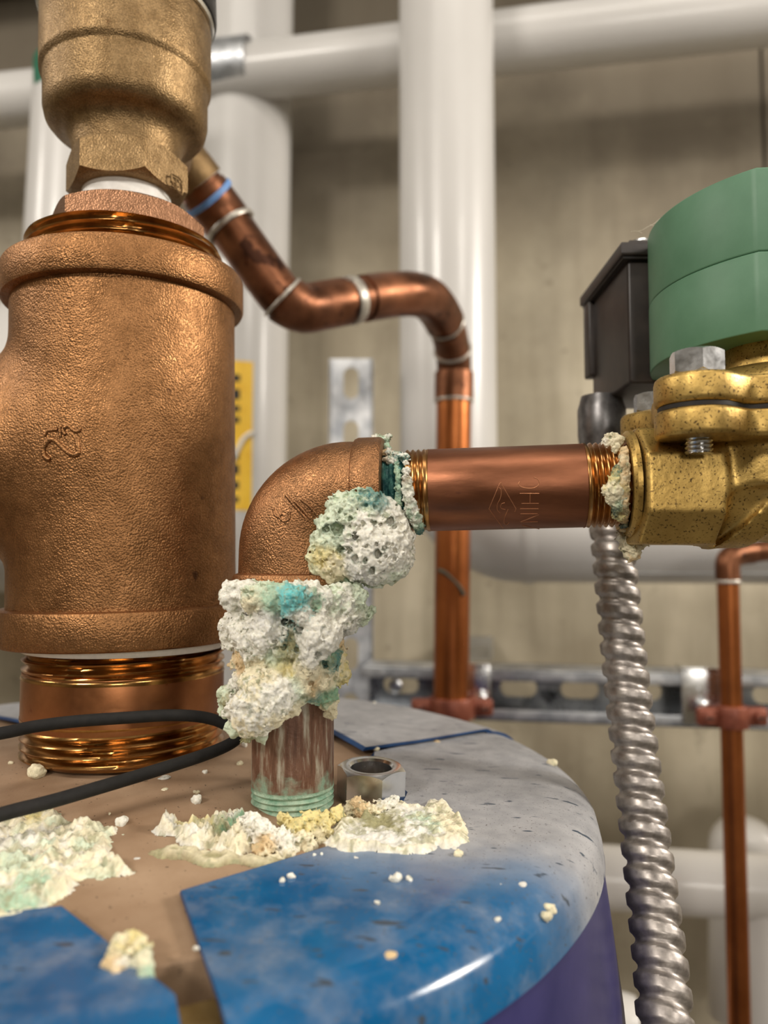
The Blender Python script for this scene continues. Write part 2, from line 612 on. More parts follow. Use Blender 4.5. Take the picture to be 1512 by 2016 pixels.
def single(name, g, mat, label, cat, group=None, sharp=38, base=None):
    V = np.vstack(g.v)
    if base is None:
        base = np.array([V[:, 0].mean(), V[:, 1].mean(), V[:, 2].min()])
    o = bpy.data.objects.new(name, mesh_of(name, g, mat, base, sharp))
    COL.objects.link(o)
    o.location = world(base)
    ORG[o.name] = np.asarray(base, float)
    return tag(o, label, cat, group)


def struct(name, g, mat, base=(0, 0, 0)):
    o = bpy.data.objects.new(name, mesh_of(name, g, mat, np.asarray(base, float), 30))
    COL.objects.link(o)
    o.location = world(base)
    o['kind'] = 'structure'
    return o


# ---- noise and implicit surfaces
def _hash(ix, iy, iz, seed):
    h = (ix.astype(np.int64) * 374761393 + iy.astype(np.int64) * 668265263 + iz.astype(np.int64) * 2147483647 + seed * 1274126177) & 0xffffffff
    h = ((h ^ (h >> 13)) * 1274126177) & 0xffffffff
    h = ((h ^ (h >> 16)) * 2246822519) & 0xffffffff
    return ((h ^ (h >> 15)) & 0xffff) / 32767.5 - 1


def vnoise(p, seed=0):
    i = np.floor(p)
    f = p - i
    f = f * f * (3 - 2 * f)
    i = i.astype(np.int64)
    o = 0
    for dx in (0, 1):
        wx = f[..., 0] if dx else 1 - f[..., 0]
        for dy in (0, 1):
            wy = f[..., 1] if dy else 1 - f[..., 1]
            for dz in (0, 1):
                wz = f[..., 2] if dz else 1 - f[..., 2]
                o = o + wx * wy * wz * _hash(i[..., 0] + dx, i[..., 1] + dy, i[..., 2] + dz, seed)
    return o


def fbm(p, size, octaves=4, gain=.55, seed=0):
    o, a, s = 0, 1., 1. / size
    for k in range(octaves):
        o = o + a * vnoise(p * s + 17.3 * k, seed + k)
        a *= gain
        s *= 2.1
    return o


def worley(p, size, seed=0):
    """distance (in cells) to the nearest of jittered cell points"""
    q = p / size
    i = np.floor(q).astype(np.int64)
    best = np.full(p.shape[:-1], 9.)
    for dx in (-1, 0, 1):
        for dy in (-1, 0, 1):
            for dz in (-1, 0, 1):
                c = i + np.array([dx, dy, dz])
                j = np.stack([_hash(c[..., 0], c[..., 1], c[..., 2], seed + s) * .5 + .5 for s in (11, 23, 37)], -1)
                best = np.minimum(best, ((c + j - q) ** 2).sum(-1))
    return np.sqrt(best)


def surface_nets(vol, org, h):
    s = vol < 0
    nc = np.array(vol.shape) - 1
    acc = np.zeros((*nc, 3))
    cnt = np.zeros(nc)
    quads = []
    cid = np.arange(nc.prod()).reshape(nc)
    for ax in range(3):
        sl0 = [slice(None)] * 3
        sl1 = [slice(None)] * 3
        sl0[ax], sl1[ax] = slice(None, -1), slice(1, None)
        a, b_ = vol[tuple(sl0)], vol[tuple(sl1)]
        idx = np.argwhere(s[tuple(sl0)] != s[tuple(sl1)])
        if not len(idx):
            continue
        va, vb = a[tuple(idx.T)], b_[tuple(idx.T)]
        pos = idx.astype(float)
        pos[:, ax] += va / (va - vb)
        o1, o2 = [(1, 2), (2, 0), (0, 1)][ax]
        ok = np.ones(len(idx), bool)
        cells = []
        for d1, d2 in ((1, 1), (0, 1), (0, 0), (1, 0)):
            c = idx.copy()
            c[:, o1] -= d1
            c[:, o2] -= d2
            good = (c >= 0).all(1) & (c < nc).all(1)
            ok &= good
            g_ = c[good]
            np.add.at(acc, tuple(g_.T), pos[good])
            np.add.at(cnt, tuple(g_.T), 1)
            cells.append(c)
        q = np.stack([cid[tuple(np.clip(c, 0, nc - 1).T)] for c in cells], 1)[ok]
        flip = (va >= 0)[ok]
        q[flip] = q[flip][:, ::-1]
        quads.append(q)
    q = np.vstack(quads)
    m = cnt > 0
    V = acc[m] / cnt[m][:, None] * h + org
    remap = np.full(nc.prod(), -1)
    remap[m.ravel()] = np.arange(m.sum())
    return V, remap[q]


def crust_obj(name, blobs, label, group, h=.5, k=2.0, amp=1.2, size=3.0, pit=None, seed=0, mat='crust', knob=0., keep=None, holes=(), fine=.14, speck=lin(128, 138, 104), cat='mineral crust'):
    """blobs: (centre xyz, radius, colour rgb). A lumpy crust grown as one implicit surface, coloured by its nearest minerals."""
    C = np.array([b[0] for b in blobs], float)
    R = np.array([b[1] for b in blobs], float)
    K = np.array([b[2][:3] for b in blobs], float)
    lo, hi = (C - R[:, None]).min(0) - 3, (C + R[:, None]).max(0) + 3
    n = np.ceil((hi - lo) / h).astype(int) + 1
    ax = [lo[i] + h * np.arange(n[i]) for i in range(3)]
    P = np.stack(np.meshgrid(*ax, indexing='ij'), -1)
    e = np.zeros(P.shape[:3])
    for c, r in zip(C, R):
        e += np.exp(-(np.sqrt(((P - c) ** 2).sum(-1)) - r) / k)
    d = -k * np.log(e + 1e-12)
    near = np.abs(d) < amp * 2.5 + 1
    q = P[near]
    dd = d[near] - amp * fbm(q, size, 4, .6, seed) - fine * fbm(q, .75, 2, .6, seed + 60)
    if knob:
        dd = dd - knob * np.clip(1.15 - (worley(q, size * .5, seed + 5) * 1.25) ** 2, -.2, 1.2) + knob * .5
    if pit:
        wv = worley(q, pit[0], seed + 9)
        dd = dd + pit[2] * np.clip((pit[1] - wv) / (pit[1] * .5), 0, 1) * np.clip((vnoise(q / (pit[0] * 2.2), seed + 3) + .1) * 5, 0, 1)
    d[near] = dd
    if keep is not None:
        d = np.maximum(d, keep(P))
    dug = []
    for hx_, hy_, hr_ in holes:
        dr_ = ray(hx_, hy_)
        for t_ in np.arange(150, 320, .3):
            c_ = dr_ * t_
            ii = np.round((c_ - lo) / h).astype(int)
            if (ii >= 0).all() and (ii < n).all() and d[tuple(ii)] < 0:
                rr_ = hr_ * t_ / F
                c_ = c_ + dr_ * rr_ * .5
                m_ = int(rr_ * 2.6 / h) + 2
                i0 = np.maximum(ii - m_, 0)
                bs = tuple(slice(i0[q], ii[q] + m_) for q in range(3))
                gq = P[bs] - c_
                al = gq @ dr_
                dist_ = np.sqrt(np.maximum((gq ** 2).sum(-1) - al ** 2, 0) + (al * .5) ** 2)
                d[bs] = np.maximum(d[bs], rr_ - dist_ + .55 * vnoise(P[bs] / .8, seed + 77) + .35 * vnoise(P[bs] / .4, seed + 78))
                dug.append((c_, rr_))
                break
    V, Q = surface_nets(d, lo, h)
    W = np.exp(-(np.sqrt(((V[:, None] - C[None]) ** 2).sum(-1)) - R[None] + 1.5 * fbm(V, 1.5, 4, .65, seed + 40)[:, None] * rng.normal(0, 1, len(C))[None]) / .55)
    col = (W[..., None] * K[None]).sum(1) / W.sum(1)[:, None]
    sp_ = np.clip((fbm(V, 1.1, 3, .65, seed + 81) - .42) * 3.2, 0, .75)[:, None] * np.clip(.6 + fbm(V, 6, 2, .5, seed + 91), 0, 1)[:, None]
    col = col + (np.array(speck[:3]) - col) * sp_
    col = col * (1 + .13 * fbm(V, .8, 2, .6, seed + 95))[:, None]
    for c_, rr_ in dug:                            # darker green mineral lines the cavities
        wg = np.clip(1.5 - np.linalg.norm(V - c_, axis=1) / rr_, 0, .8)[:, None] * (rr_ > .9)
        col = col + (np.array(lin(74, 110, 92)[:3]) - col) * wg
    base = np.array([V[:, 0].mean(), V[:, 1].mean(), V[:, 2].min()])
    me = bpy.data.meshes.new(name)
    me.from_pydata(((V - base) / 1000).tolist(), [], Q.tolist())
    me.polygons.foreach_set('use_smooth', [True] * len(me.polygons))
    ca = me.color_attributes.new('Col', 'FLOAT_COLOR', 'POINT')
    ca.data.foreach_set('color', np.c_[np.clip(col, 0, 1), np.ones(len(V))].ravel())
    me.materials.append(M[mat])
    o = bpy.data.objects.new(name, me)
    COL.objects.link(o)
    o.location = world(base)
    ORG[o.name] = base
    tag(o, label, cat, group)
    return o


WHITE, CREAM, YEL = lin(242, 240, 230), lin(236, 226, 194), lin(226, 210, 144)
MINT, PALEG, GREEN = lin(172, 204, 178), lin(214, 228, 204), lin(120, 164, 134)
TEAL, DTEAL, TURQ = lin(70, 128, 124), lin(24, 60, 58), lin(104, 200, 202)
TANC, BROWN, GREYW = lin(222, 192, 146), lin(120, 98, 62), lin(222, 221, 216)
OLIVE = lin(150, 146, 104)

# ------------------------------------------------------------------ room
ws = -.1675                                    # the back wall closes in towards the right
wall_y = lambda x, y0=1000.: y0 + ws * x
X0, X1, YB, ZC, ZF = -2300., 2400., -2700., 1560., -EYE
wn = np.array([-ws, 1, 0]) / math.hypot(ws, 1)
wd = np.array([1, ws, 0]) / math.hypot(ws, 1)


def slab(a, b, n, t, z0, z1, g=None):
    g = g or G()
    a, b, n = map(lambda q: np.asarray(q, float), (a, b, n))
    V = []
    for z in (z0, z1):
        for p in (a, b, b + n * t, a + n * t):
            V.append([p[0], p[1], z])
    return g.add(V, [(0, 1, 2, 3), (7, 6, 5, 4), (0, 4, 5, 1), (1, 5, 6, 2), (2, 6, 7, 3), (3, 7, 4, 0)])


xj = 474.
g = slab((X0, wall_y(X0)), (xj - 2, wall_y(xj - 2)), wn[:2], 120, ZF, ZC)
slab((xj + 2, wall_y(xj + 2)), (X1, wall_y(X1)), wn[:2], 120, ZF, ZC, g)
slab((xj - 60, wall_y(xj - 60) + 14), (xj + 60, wall_y(xj + 60) + 14), wn[:2], 90, ZF, ZC, g)
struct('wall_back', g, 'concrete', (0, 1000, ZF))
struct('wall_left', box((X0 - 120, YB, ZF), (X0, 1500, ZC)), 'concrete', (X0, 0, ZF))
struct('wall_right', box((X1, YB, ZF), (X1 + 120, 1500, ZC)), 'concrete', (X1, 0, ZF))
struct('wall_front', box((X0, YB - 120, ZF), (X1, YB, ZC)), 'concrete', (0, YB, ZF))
struct('floor', box((X0 - 120, YB - 120, ZF - 100), (X1 + 120, 1560, ZF)), 'floor', (0, 0, ZF))
struct('ceiling', box((X0 - 120, YB - 120, ZC), (X1 + 120, 1560, ZC + 100)), 'ceiling', (0, 0, ZC))

# ------------------------------------------------------------------ water tank
TC = np.array([-103., 300.])
PR = np.array([0, 30, 55, 80, 120, 150, 163, 169, 173.4, 176.8, 179, 179.9, 180.2])
PZ = np.array([-68, -69, -72.5, -76.5, -79.8, -81.4, -82, -82.8, -84.2, -86.3, -88.9, -91.6, -94.2])


def tank_z(x, y):
    r = np.hypot(np.asarray(x) - TC[0], np.asarray(y) - TC[1])
    return np.interp(r, PR, PZ)


def on_tank(px, py, lift=0.):
    d = ray(px, py)
    t0, t1 = 60., 560.
    ts = np.linspace(t0, t1, 3000)
    P = ts[:, None] * d
    below = P[:, 2] < tank_z(P[:, 0], P[:, 1]) + lift
    i = int(np.argmax(below))
    return P[i]


tank = thing('water_tank', 'blue water tank with a dusty domed top of tan board and folded blue vinyl flaps', 'tank', (TC[0], TC[1], ZF))
ORG_T = ORG[tank.name].copy()
ORG[tank.name] = np.array([TC[0], TC[1], -80.])
tank.location = world((TC[0], TC[1], -80.))
g = lathe([(158, -108), (178.6, -92), (179.6, -95), (182.4, -116), (186, -145), (189, -180), (191, -260), (191, ZF + 60), (188, ZF + 4), (0, ZF + 4)], (*TC, 0), seg=160)
part('tank_side', g, 'purple', tank, 'violet blue side jacket below the light blue flaps')
g = lathe([(0, PZ[0] - 2.2)] + [(r, np.interp(r, PR, PZ) - 2.2) for r in np.linspace(6, 147, 40)] + [(148.6, -84.2), (149, -86), (149, -112)], (*TC, 0), seg=160)
part('tank_head', g, 'tan', tank, 'dusty tan board top of the tank')
g = lathe([(140, -93), (160, -92.5), (172, -93.5), (176.5, -97), (176, -112)], (*TC, 0), seg=128)
part('foam_rim', g, 'foam', tank, 'yellow foam showing in the gap between two flaps')


def sheet(inner, a0, a1, lift, thick=1.9, nt_=70):
    inner = np.asarray(inner, float)
    L = np.r_[0, np.cumsum(np.linalg.norm(np.diff(inner, axis=0), axis=1))]
    t = np.unique(np.r_[np.linspace(0, 1, nt_), L / L[-1]])
    I = np.stack([np.interp(t, L / L[-1], inner[:, i]) for i in (0, 1)], 1)
    ang = np.radians(a0 + (a1 - a0) * t)
    rr = 165.
    rows = []
    rimr = list(np.linspace(165, 180.2, 12)[1:])
    for s in np.linspace(0, 1, 26):
        E = TC + rr * np.stack([np.cos(ang), np.sin(ang)], 1)
        P = I + (E - I) * s
        rows.append(np.c_[P, tank_z(P[:, 0], P[:, 1]) + lift])
    zr = np.interp(rimr, PR, PZ)
    for r, z in zip(rimr, zr):
        rows.append(np.c_[TC[0] + (r + lift * .6) * np.cos(ang), TC[1] + (r + lift * .6) * np.sin(ang), np.full(len(t), z + lift * .4)])
    rows.append(np.c_[TC[0] + (180.7 + lift * .6) * np.cos(ang), TC[1] + (180.7 + lift * .6) * np.sin(ang), np.full(len(t), -98.6)])
    top = np.array(rows)
    # gentle waviness of the vinyl
    n = fbm(np.c_[top.reshape(-1, 3)], 45, 2, .5, 3).reshape(top.shape[:2])
    top[..., 2] += .25 * n
    bot = top.copy()
    c = np.array([TC[0], TC[1], -190.])
    nv = c - bot
    nv /= np.linalg.norm(nv, axis=-1)[..., None]
    bot += nv * thick
    nr, nc = top.shape[:2]
    g = G()
    g.grid(top)
    g.grid(bot)
    edge = [(0, j) for j in range(nc)] + [(i, nc - 1) for i in range(1, nr)] + [(nr - 1, j) for j in range(nc - 2, -1, -1)] + [(i, 0) for i in range(nr - 2, -1, -1)]
    A = np.array([top[i, j] for i, j in edge])
    B_ = np.array([bot[i, j] for i, j in edge])
    c0 = (A + B_) / 2
    e = G().grid(np.stack([A + (A - B_) * .04 + (A - np.roll(A, 1, 0)) * 0, B_]))
    return g, e


fl, fe = sheet([(-4, 314), (-4, 301), (8, 265), (2, 232), (-49, 189)], 27, -64.6, 0)
fl = part('cover_flap', fl, 'sheet', tank, 'right flap of blue vinyl, grey with dust behind the nut', sharp=30)
part('cut_edge', fe, 'sheet_edge', fl, 'dark blue cut edge of the flap', sharp=30)
fl, fe = sheet([(-7.4, 312), (-22.8, 343), (-75, 370), (-145, 336)], 23, 136, 2.1)
fl = part('cover_flap', fl, 'sheet', tank, 'far flap of blue vinyl, grey with dust', sharp=30)
part('cut_edge', fe, 'sheet_edge', fl, 'dark blue cut edge of the flap', sharp=30)
fl, fe = sheet([(-74, 180), (-110, 171), (-170, 180)], -67.2, -150, .6)
fl = part('cover_flap', fl, 'sheet', tank, 'left front flap of blue vinyl', sharp=30)
part('cut_edge', fe, 'sheet_edge', fl, 'dark blue cut edge of the flap', sharp=30)

# ------------------------------------------------------------------ big riser: nipple, tee, bushing, valve
BX, BY = -98.3, 293.8
B0 = (BX, BY, 0)
PIV = np.array([BX, BY, -70.])
LEAN = math.radians(-.95)                      # the tee and all above it lean a little to the left


def lean(o):
    d_ = ORG[o.name] - PIV
    c_, s_ = math.cos(LEAN), math.sin(LEAN)
    o.location = world(PIV + np.array([c_ * d_[0] + s_ * d_[2], d_[1], -s_ * d_[0] + c_ * d_[2]]))
    o.rotation_euler = (0, LEAN, 0)


def unlean(p):
    d_ = np.asarray(p) - PIV
    c_, s_ = math.cos(-LEAN), math.sin(-LEAN)
    return PIV + np.array([c_ * d_[0] + s_ * d_[2], d_[1], -s_ * d_[0] + c_ * d_[2]])
big = thing('brass_nipple', 'wide copper-brown threaded brass nipple standing on the tank under the big tee', 'pipe fitting', (BX, BY, -71))
part('barrel', lathe([(0, -60), (36.2, -60), (36.5, -58), (36.5, -43), (36.2, -41), (0, -41)], B0, seg=128), 'nipple', big)
part('thread', thread(36.7, 1.7, 3.175, -71.5, -57, B0, seg=160, fade1=True), 'thread_brass', big, 'lower cut thread of yellower brass')
part('thread', thread(36.7, 1.7, 3.175, -43, -29, B0, seg=160, fade0=True, phase=.3), 'thread_brass', big, 'upper cut thread of yellower brass')
part('thread_tape', lathe([(36.9, -33.5), (37.6, -32.6), (38.4, -31), (30, -30.5)], B0, seg=96), 'ptfe', big, 'white tape showing under the tee')

tee = thing('pipe_tee', 'large cast bronze pipe tee with raised size number on its front', 'pipe fitting', (BX, BY, -31))
h = 1.5
lo = np.array([-190., BY - 60, -30.])
n3 = np.array([103, 80, 94])
P = np.stack(np.meshgrid(*[lo[i] + h * np.arange(n3[i]) for i in range(3)], indexing='ij'), -1)
ZT = 39.5


def smin(a, b_, k):
    hh = np.clip(.5 + .5 * (b_ - a) / k, 0, 1)
    return b_ + (a - b_) * hh - k * hh * (1 - hh)


dv = np.maximum(np.hypot(P[..., 0] - BX, P[..., 1] - BY) - 41.6, np.maximum(P[..., 2] - 104, -24 - P[..., 2]))
db = np.maximum(np.hypot(P[..., 2] - ZT, P[..., 1] - BY) - 37.5, np.maximum(P[..., 0] - (BX + 5), -186 - P[..., 0]))
V, Q = surface_nets(smin(dv, db, 11), lo, h)
part('body', G().add(V, [tuple(q) for q in Q.tolist()]), 'bronze', tee, sharp=50)
colp = lambda z0, z1: [(38, z0), (43.6, z0), (44.6, z0 + .5), (45.1, z0 + 1.6), (45.1, z1 - 1.6), (44.6, z1 - .5), (43.6, z1), (38, z1)]
part('collar', lathe(colp(96.6, 110), B0, seg=128), 'bronze', tee)
part('collar', lathe(colp(-31, -17.6), B0, seg=128), 'bronze', tee)
part('collar', lathe(colp(0, 13.5), (-196, BY, ZT), (1, 0, 0), seg=128), 'bronze', tee)
vcyl = lambda p: float(smin(math.hypot(p[0] - BX, p[1] - BY) - 41.6, max(math.hypot(p[2] - ZT, p[1] - BY) - 37.5, p[0] - BX - 5), 11))


def zz(pts, ox, oy, s, f_):
    """a stroke laid on a curved surface; straight strokes get in-between points so that they follow it"""
    if len(pts) == 2:
        pts = [(pts[0][0] + (pts[1][0] - pts[0][0]) * t / 8, pts[0][1] + (pts[1][1] - pts[0][1]) * t / 8) for t in range(9)]
    return [on_sdf(ox + x / s, oy + y / s, f_) for x, y in pts]



g = G()
for st, r in (([(350, 985), (270, 950), (228, 860), (250, 730), (320, 630), (400, 605), (480, 660), (600, 780), (720, 880), (800, 905), (862, 870), (868, 780), (850, 600)], .85),
              ([(255, 535), (300, 450), (400, 432), (500, 425)], .6), ([(550, 330), (540, 450), (545, 560)], .6),
              ([(640, 520), (600, 450), (640, 380), (710, 370), (780, 440), (850, 470), (900, 440), (905, 370)], .65)):
    tube(smooth_path(zz(st, 72, 800, 9.45, vcyl), 5), r, 10, True, g)
part('raised_number', g, 'bronze', tee, 'raised cast size mark reading 2 1/2, lying on its side')
lean(tee)

bush = thing('hex_bushing', 'reddish bronze hex bushing screwed into the top of the big tee', 'pipe fitting', (BX, BY, 108))
part('thread', thread(36.9, 1.7, 3.175, 108, 120.5, B0, seg=160), 'thread_brass', bush)
ha = math.radians(-90 - 18.5 + 4)
ha = math.radians(4)
part('hex', hexa(52, 120.3, 133.5, B0, ang=ha, ch0=False), 'bushing', bush)
lean(bush)

rv = thing('relief_valve', 'yellowish cast bronze valve with a black cap above the hex bushing', 'valve', (BX, BY, 133))
part('thread_tape', lathe([(0, 133), (16.9, 133), (17.2, 137), (17.0, 140), (16.8, 147), (0, 147)], B0, seg=64), 'ptfe', rv, 'white thread tape on the lower spigot')
part('hex', hexa(41, 143, 157.5, B0, ang=ha, ch1=True), 'bronze_valve', rv)
NX = BX
part('body', lathe([(0, 152), (19, 152), (20.5, 157), (20.8, 161), (21.8, 164.5), (23.6, 167), (26, 168), (28.6, 168.8), (30.4, 171), (31.2, 174.5), (31.3, 187), (31.5, 188), (32.6, 189), (32.7, 191), (32.7, 213), (32.2, 214.5), (30, 215), (0, 215)],
                   (NX, BY, 0), seg=128), 'bronze_valve', rv, sharp=50)
part('rim', lathe([(30, 214.6), (33.4, 214.8), (34, 216), (33.6, 217.5), (30, 217.8)], (NX, BY, 0), seg=96), 'zinc', rv, 'thin bright metal rim under the cap')
part('cap', lathe([(0, 217), (34.5, 217.3), (35, 219), (34.6, 236), (33, 239), (0, 240)], (NX, BY, 0), seg=96), 'cap_black', rv, 'black plastic cap')
ob = at(393, 366, 436)
od = at(440, 428, 446) - ob
od /= np.linalg.norm(od)
ul = unlean(ob)
op = smooth_path([(NX, BY + 3, 192), (NX - 6, BY + 60, 196), ul - od * 30, ul - od * 10, ul], 8)
part('outlet', tube(op, np.r_[np.linspace(17, 15.6, len(op) - 9), np.full(9, 15.8)], 48), 'bronze_valve', rv)
# cast mark panel on one flat of the hex
pn = [on_sdf(x, y, lambda p: math.hypot(p[0] - BX, p[1] - BY) - 22.4) for x, y in ((356, 344), (374, 356), (376, 386), (358, 362))]
g = tube(smooth_path(np.array(pn + pn[:1]), 3), .35, 8)
for a_, b_ in (((362, 356), (370, 360)), ((362, 364), (370, 370)), ((364, 352), (366, 372))):
    g = tube([on_sdf(*a_, lambda p: math.hypot(p[0] - BX, p[1] - BY) - 22.4), on_sdf(*b_, lambda p: math.hypot(p[0] - BX, p[1] - BY) - 22.4)], .3, 8, True, g)
part('raised_mark', g, 'bronze_valve', rv)
lean(rv)

# ------------------------------------------------------------------ copper discharge tube
cop = thing('copper_tube', 'brown soldered copper tube that leaves the bronze valve, bends twice and drops behind the tank', 'pipe', at(890, 1400, 612))
cp = np.array([ob + od * .3, ob + od * 5, at(440, 428, 446), at(500, 512, 450), at(548, 577, 454), at(572, 597, 458), at(600, 607, 466), at(640, 601, 476), at(690, 592, 488), at(760, 582, 508),
               at(808, 579, 522), at(840, 587, 538), at(862, 610, 556), at(880, 645, 578), at(891, 690, 600), at(894, 735, 612), at(893, 800, 613)])
sp = smooth_path(cp, 8)
part('tube', tube(sp, 13.9, 36), 'copper', cop)
v0, v1 = at(894, 730, 612), at(888, 1420, 612)
vd = (v1 - v0) / np.linalg.norm(v1 - v0)
part('drop_tube', tube([v0, v0 + vd * 250, v0 + vd * 620], 14.2, 36), 'copper_bright', cop, 'straight orange lower length of the tube')


def ring_on(path, i, r, w_, mat, name, parent, label=None):
    d = path[min(i + 1, len(path) - 1)] - path[max(i - 1, 0)]
    d = d / np.linalg.norm(d)
    return part(name, lathe([(r - 2, -w_), (r - .4, -w_), (r, -w_ * .5), (r, w_ * .5), (r - .4, w_), (r - 2, w_)], path[i], d, seg=40), mat, parent, label)


part('adapter', tube(sp[6:19], 15.0, 36), 'copper', cop, 'copper socket behind the blue ring')
ring_on(sp, 10, 16.4, 1.7, 'blue_ring', 'seal_ring', cop, 'light blue ring')
for i, rr_, ww in ((18, 16.4, 1.5), (34, 15.6, 1.0), (64, 15.7, 3.4), (102, 15.4, 1.0), (112, 15.4, 1.2)):
    ring_on(sp, min(i, len(sp) - 2), rr_, ww, 'solder', 'solder_ring', cop, 'silvery solder bead')
part('elbow', tube(sp[35:63], 15.3, 36), 'copper', cop)
part('elbow', tube(sp[67:102], 15.3, 36), 'copper', cop)
part('coupling', tube([v0 + vd * 2, v0 + vd * 24.5], 15.8, 40), 'copper', cop)
ring_on(np.array([v0 + vd * 24, v0 + vd * 25, v0 + vd * 26]), 1, 16.0, 1.2, 'solder', 'solder_ring', cop, 'silvery solder bead')
gp = [at(*q, 612 - 12.9) for q in ((862, 1122), (876, 1128), (890, 1140), (904, 1155), (914, 1172))]
part('patina_streak', tube(smooth_path(gp, 4), 1.7, 8), 'streak', cop, 'grey green streak across the tube')

# ------------------------------------------------------------------ small riser: nipple, elbow, horizontal nipple
EX, EY, EZ, ER = -29.8, 253.7, 21.8, 19.0
sn = thing('corroded_nipple', 'corroded brown pipe nipple with green thread standing in white crust on the tank', 'pipe fitting', (EX, EY, -79))
part('barrel', lathe([(0, -74), (13.2, -74), (13.35, -73), (13.35, -9), (0, -9)], (EX, EY, 0), seg=72), 'corroded', sn)
part('thread', thread(13.45, 1.0, 1.81, -81, -73.2, (EX, EY, 0), seg=80, fade1=True), 'thread_green', sn, 'thread green with patina')

elb = thing('pipe_elbow', 'cast bronze ninety degree elbow between corroded nipple and horizontal brass nipple', 'pipe fitting', (EX, EY, -10))
HD = np.array([78., -9., 1.6])
HD /= np.linalg.norm(HD)                          # direction of the horizontal nipple
hx = HD[:2] / np.linalg.norm(HD[:2])
pc = []
for t in np.linspace(0, 1, 5):
    pc.append((EX, EY, -8 + (EZ - ER + 8) * t))
for a_ in np.linspace(0, math.pi / 2, 20)[1:]:
    s_ = ER * (1 - math.cos(a_))
    pc.append((EX + hx[0] * s_, EY + hx[1] * s_, EZ - ER + ER * math.sin(a_)))
e1 = np.array(pc[-1])
for t in np.linspace(0, 1, 6)[1:]:
    pc.append(tuple(e1 + HD * 9.5 * t))
pc = np.array(pc)
rad = np.interp(np.linspace(0, 1, len(pc)), [0, .25, .6, 1], [18.4, 18.0, 17.2, 16.6])
part('body', tube(pc, rad, 64), 'bronze_elbow', elb)
ec = lambda r, z0, z1: [(12, z0), (r - 1, z0), (r - .2, z0 + .4), (r, z0 + 1.2), (r, z1 - 1.4), (r - .5, z1 - .6), (r - 2.2, z1), (12, z1)]
part('collar', lathe(ec(20.2, -10.2, -4.6), (EX, EY, 0), seg=72), 'bronze_elbow', elb)
H0 = e1 - HD * np.dot(e1 - np.array([0, EY, 0]), HD)   # axis point near x=0
hp = lambda X: e1 + HD * ((X - e1[0]) / HD[0])
part('collar', lathe([(12, 0), (16.4, 0), (17.6, .6), (18.0, 1.6), (18.0, 8.6), (17.4, 9.6), (16, 9.9), (12, 9.9)], hp(-9.2), HD, seg=72), 'bronze_elbow', elb)


def elbow_sdf(p):
    q = np.asarray(p) - np.array([EX, EY, EZ - ER])
    s_, n_ = q[0] * hx[0] + q[1] * hx[1], -q[0] * hx[1] + q[1] * hx[0]
    d = math.hypot(math.hypot(s_ - ER, q[2]) - ER, n_) - 17.6
    return d


g = G()
for st, r in (([(500, 1480), (512, 1530), (545, 1550), (572, 1515)], .5), ([(548, 1550), (590, 1588), (636, 1565), (640, 1500)], .5), ([(610, 1350), (690, 1450), (790, 1560)], .55),
              ([(690, 1410), (760, 1480), (830, 1560), (855, 1500)], .5), ([(745, 1390), (820, 1450), (890, 1530)], .5)):
    tube(smooth_path(zz(st, 430, 680, 4.58, elbow_sdf), 5), r, 10, True, g)
part('raised_number', g, 'bronze_elbow', elb, 'raised cast size mark reading 3/4')

hn = thing('threaded_nipple', 'horizontal red brass nipple with engraved letters between elbow and brass valve', 'pipe fitting', hp(40))
part('barrel', lathe([(0, 0), (13.2, 0), (13.4, .6), (13.4, 49.4), (13.2, 50), (0, 50)], hp(14.3), HD, seg=96), 'nipple_h', hn)
part('thread', thread(13.5, .75, 1.81, 0, 7.5, hp(7.6), HD, seg=96, fade1=True), 'thread_h', hn, 'yellow cut thread beside the corroded joint')
part('corroded_thread', thread(13.0, 1.2, 2.6, 0, 8, hp(0), HD, seg=96), 'thread_patina', hn, 'dark teal corroded thread at the elbow')
part('thread', thread(13.6, 1.25, 1.81, 0, 16.5, hp(63.6), HD, seg=96, fade0=True), 'thread_h', hn, 'cut thread entering the valve')


def nip_sdf(p):
    q = np.asarray(p) - e1
    return float(np.linalg.norm(q - HD * np.dot(q, HD)) - 13.42)


g = G()
for st in ([(600, 262), (575, 320), (630, 365), (720, 386), (810, 390), (885, 374), (945, 330), (955, 262), (920, 212), (862, 190)],
           [(600, 488), (960, 488)], [(790, 488), (790, 668)], [(630, 672), (950, 672)], [(605, 772), (945, 772)],
           [(610, 866), (930, 866)], [(955, 880), (780, 950), (610, 1014)], [(610, 1018), (930, 1012)], [(650, 1080), (800, 1112), (960, 1146)]):
    tube(smooth_path(zz(st, 960, 920, 9.45, nip_sdf), 4), .13, 6, True, g)
part('engraved_letters', g, 'scratch', hn, 'engraved word CHINA running round the pipe')
g = G()
for st in ([(212, 330), (25, 772)], [(25, 772), (290, 1132)], [(280, 350), (528, 770)], [(528, 770), (505, 830)], [(212, 330), (246, 285), (280, 350)],
           [(200, 370), (250, 420), (242, 560), (185, 680), (180, 790), (235, 850)], [(320, 660), (262, 678), (240, 735), (268, 772), (330, 786)],
           [(380, 780), (322, 920), (305, 1020), (350, 1066), (402, 1020)]):
    tube(smooth_path(zz(st, 960, 920, 9.45, nip_sdf), 4), .11, 6, True, g)
part('engraved_emblem', g, 'scratch', hn, 'engraved diamond emblem with a curved line')

# ------------------------------------------------------------------ solenoid valve
VX, VY = 124., 244.
va = thing('solenoid_valve', 'brass solenoid valve with green coil housing and black wiring box', 'valve', (VX, VY, 4))
s0 = hp(77.5)
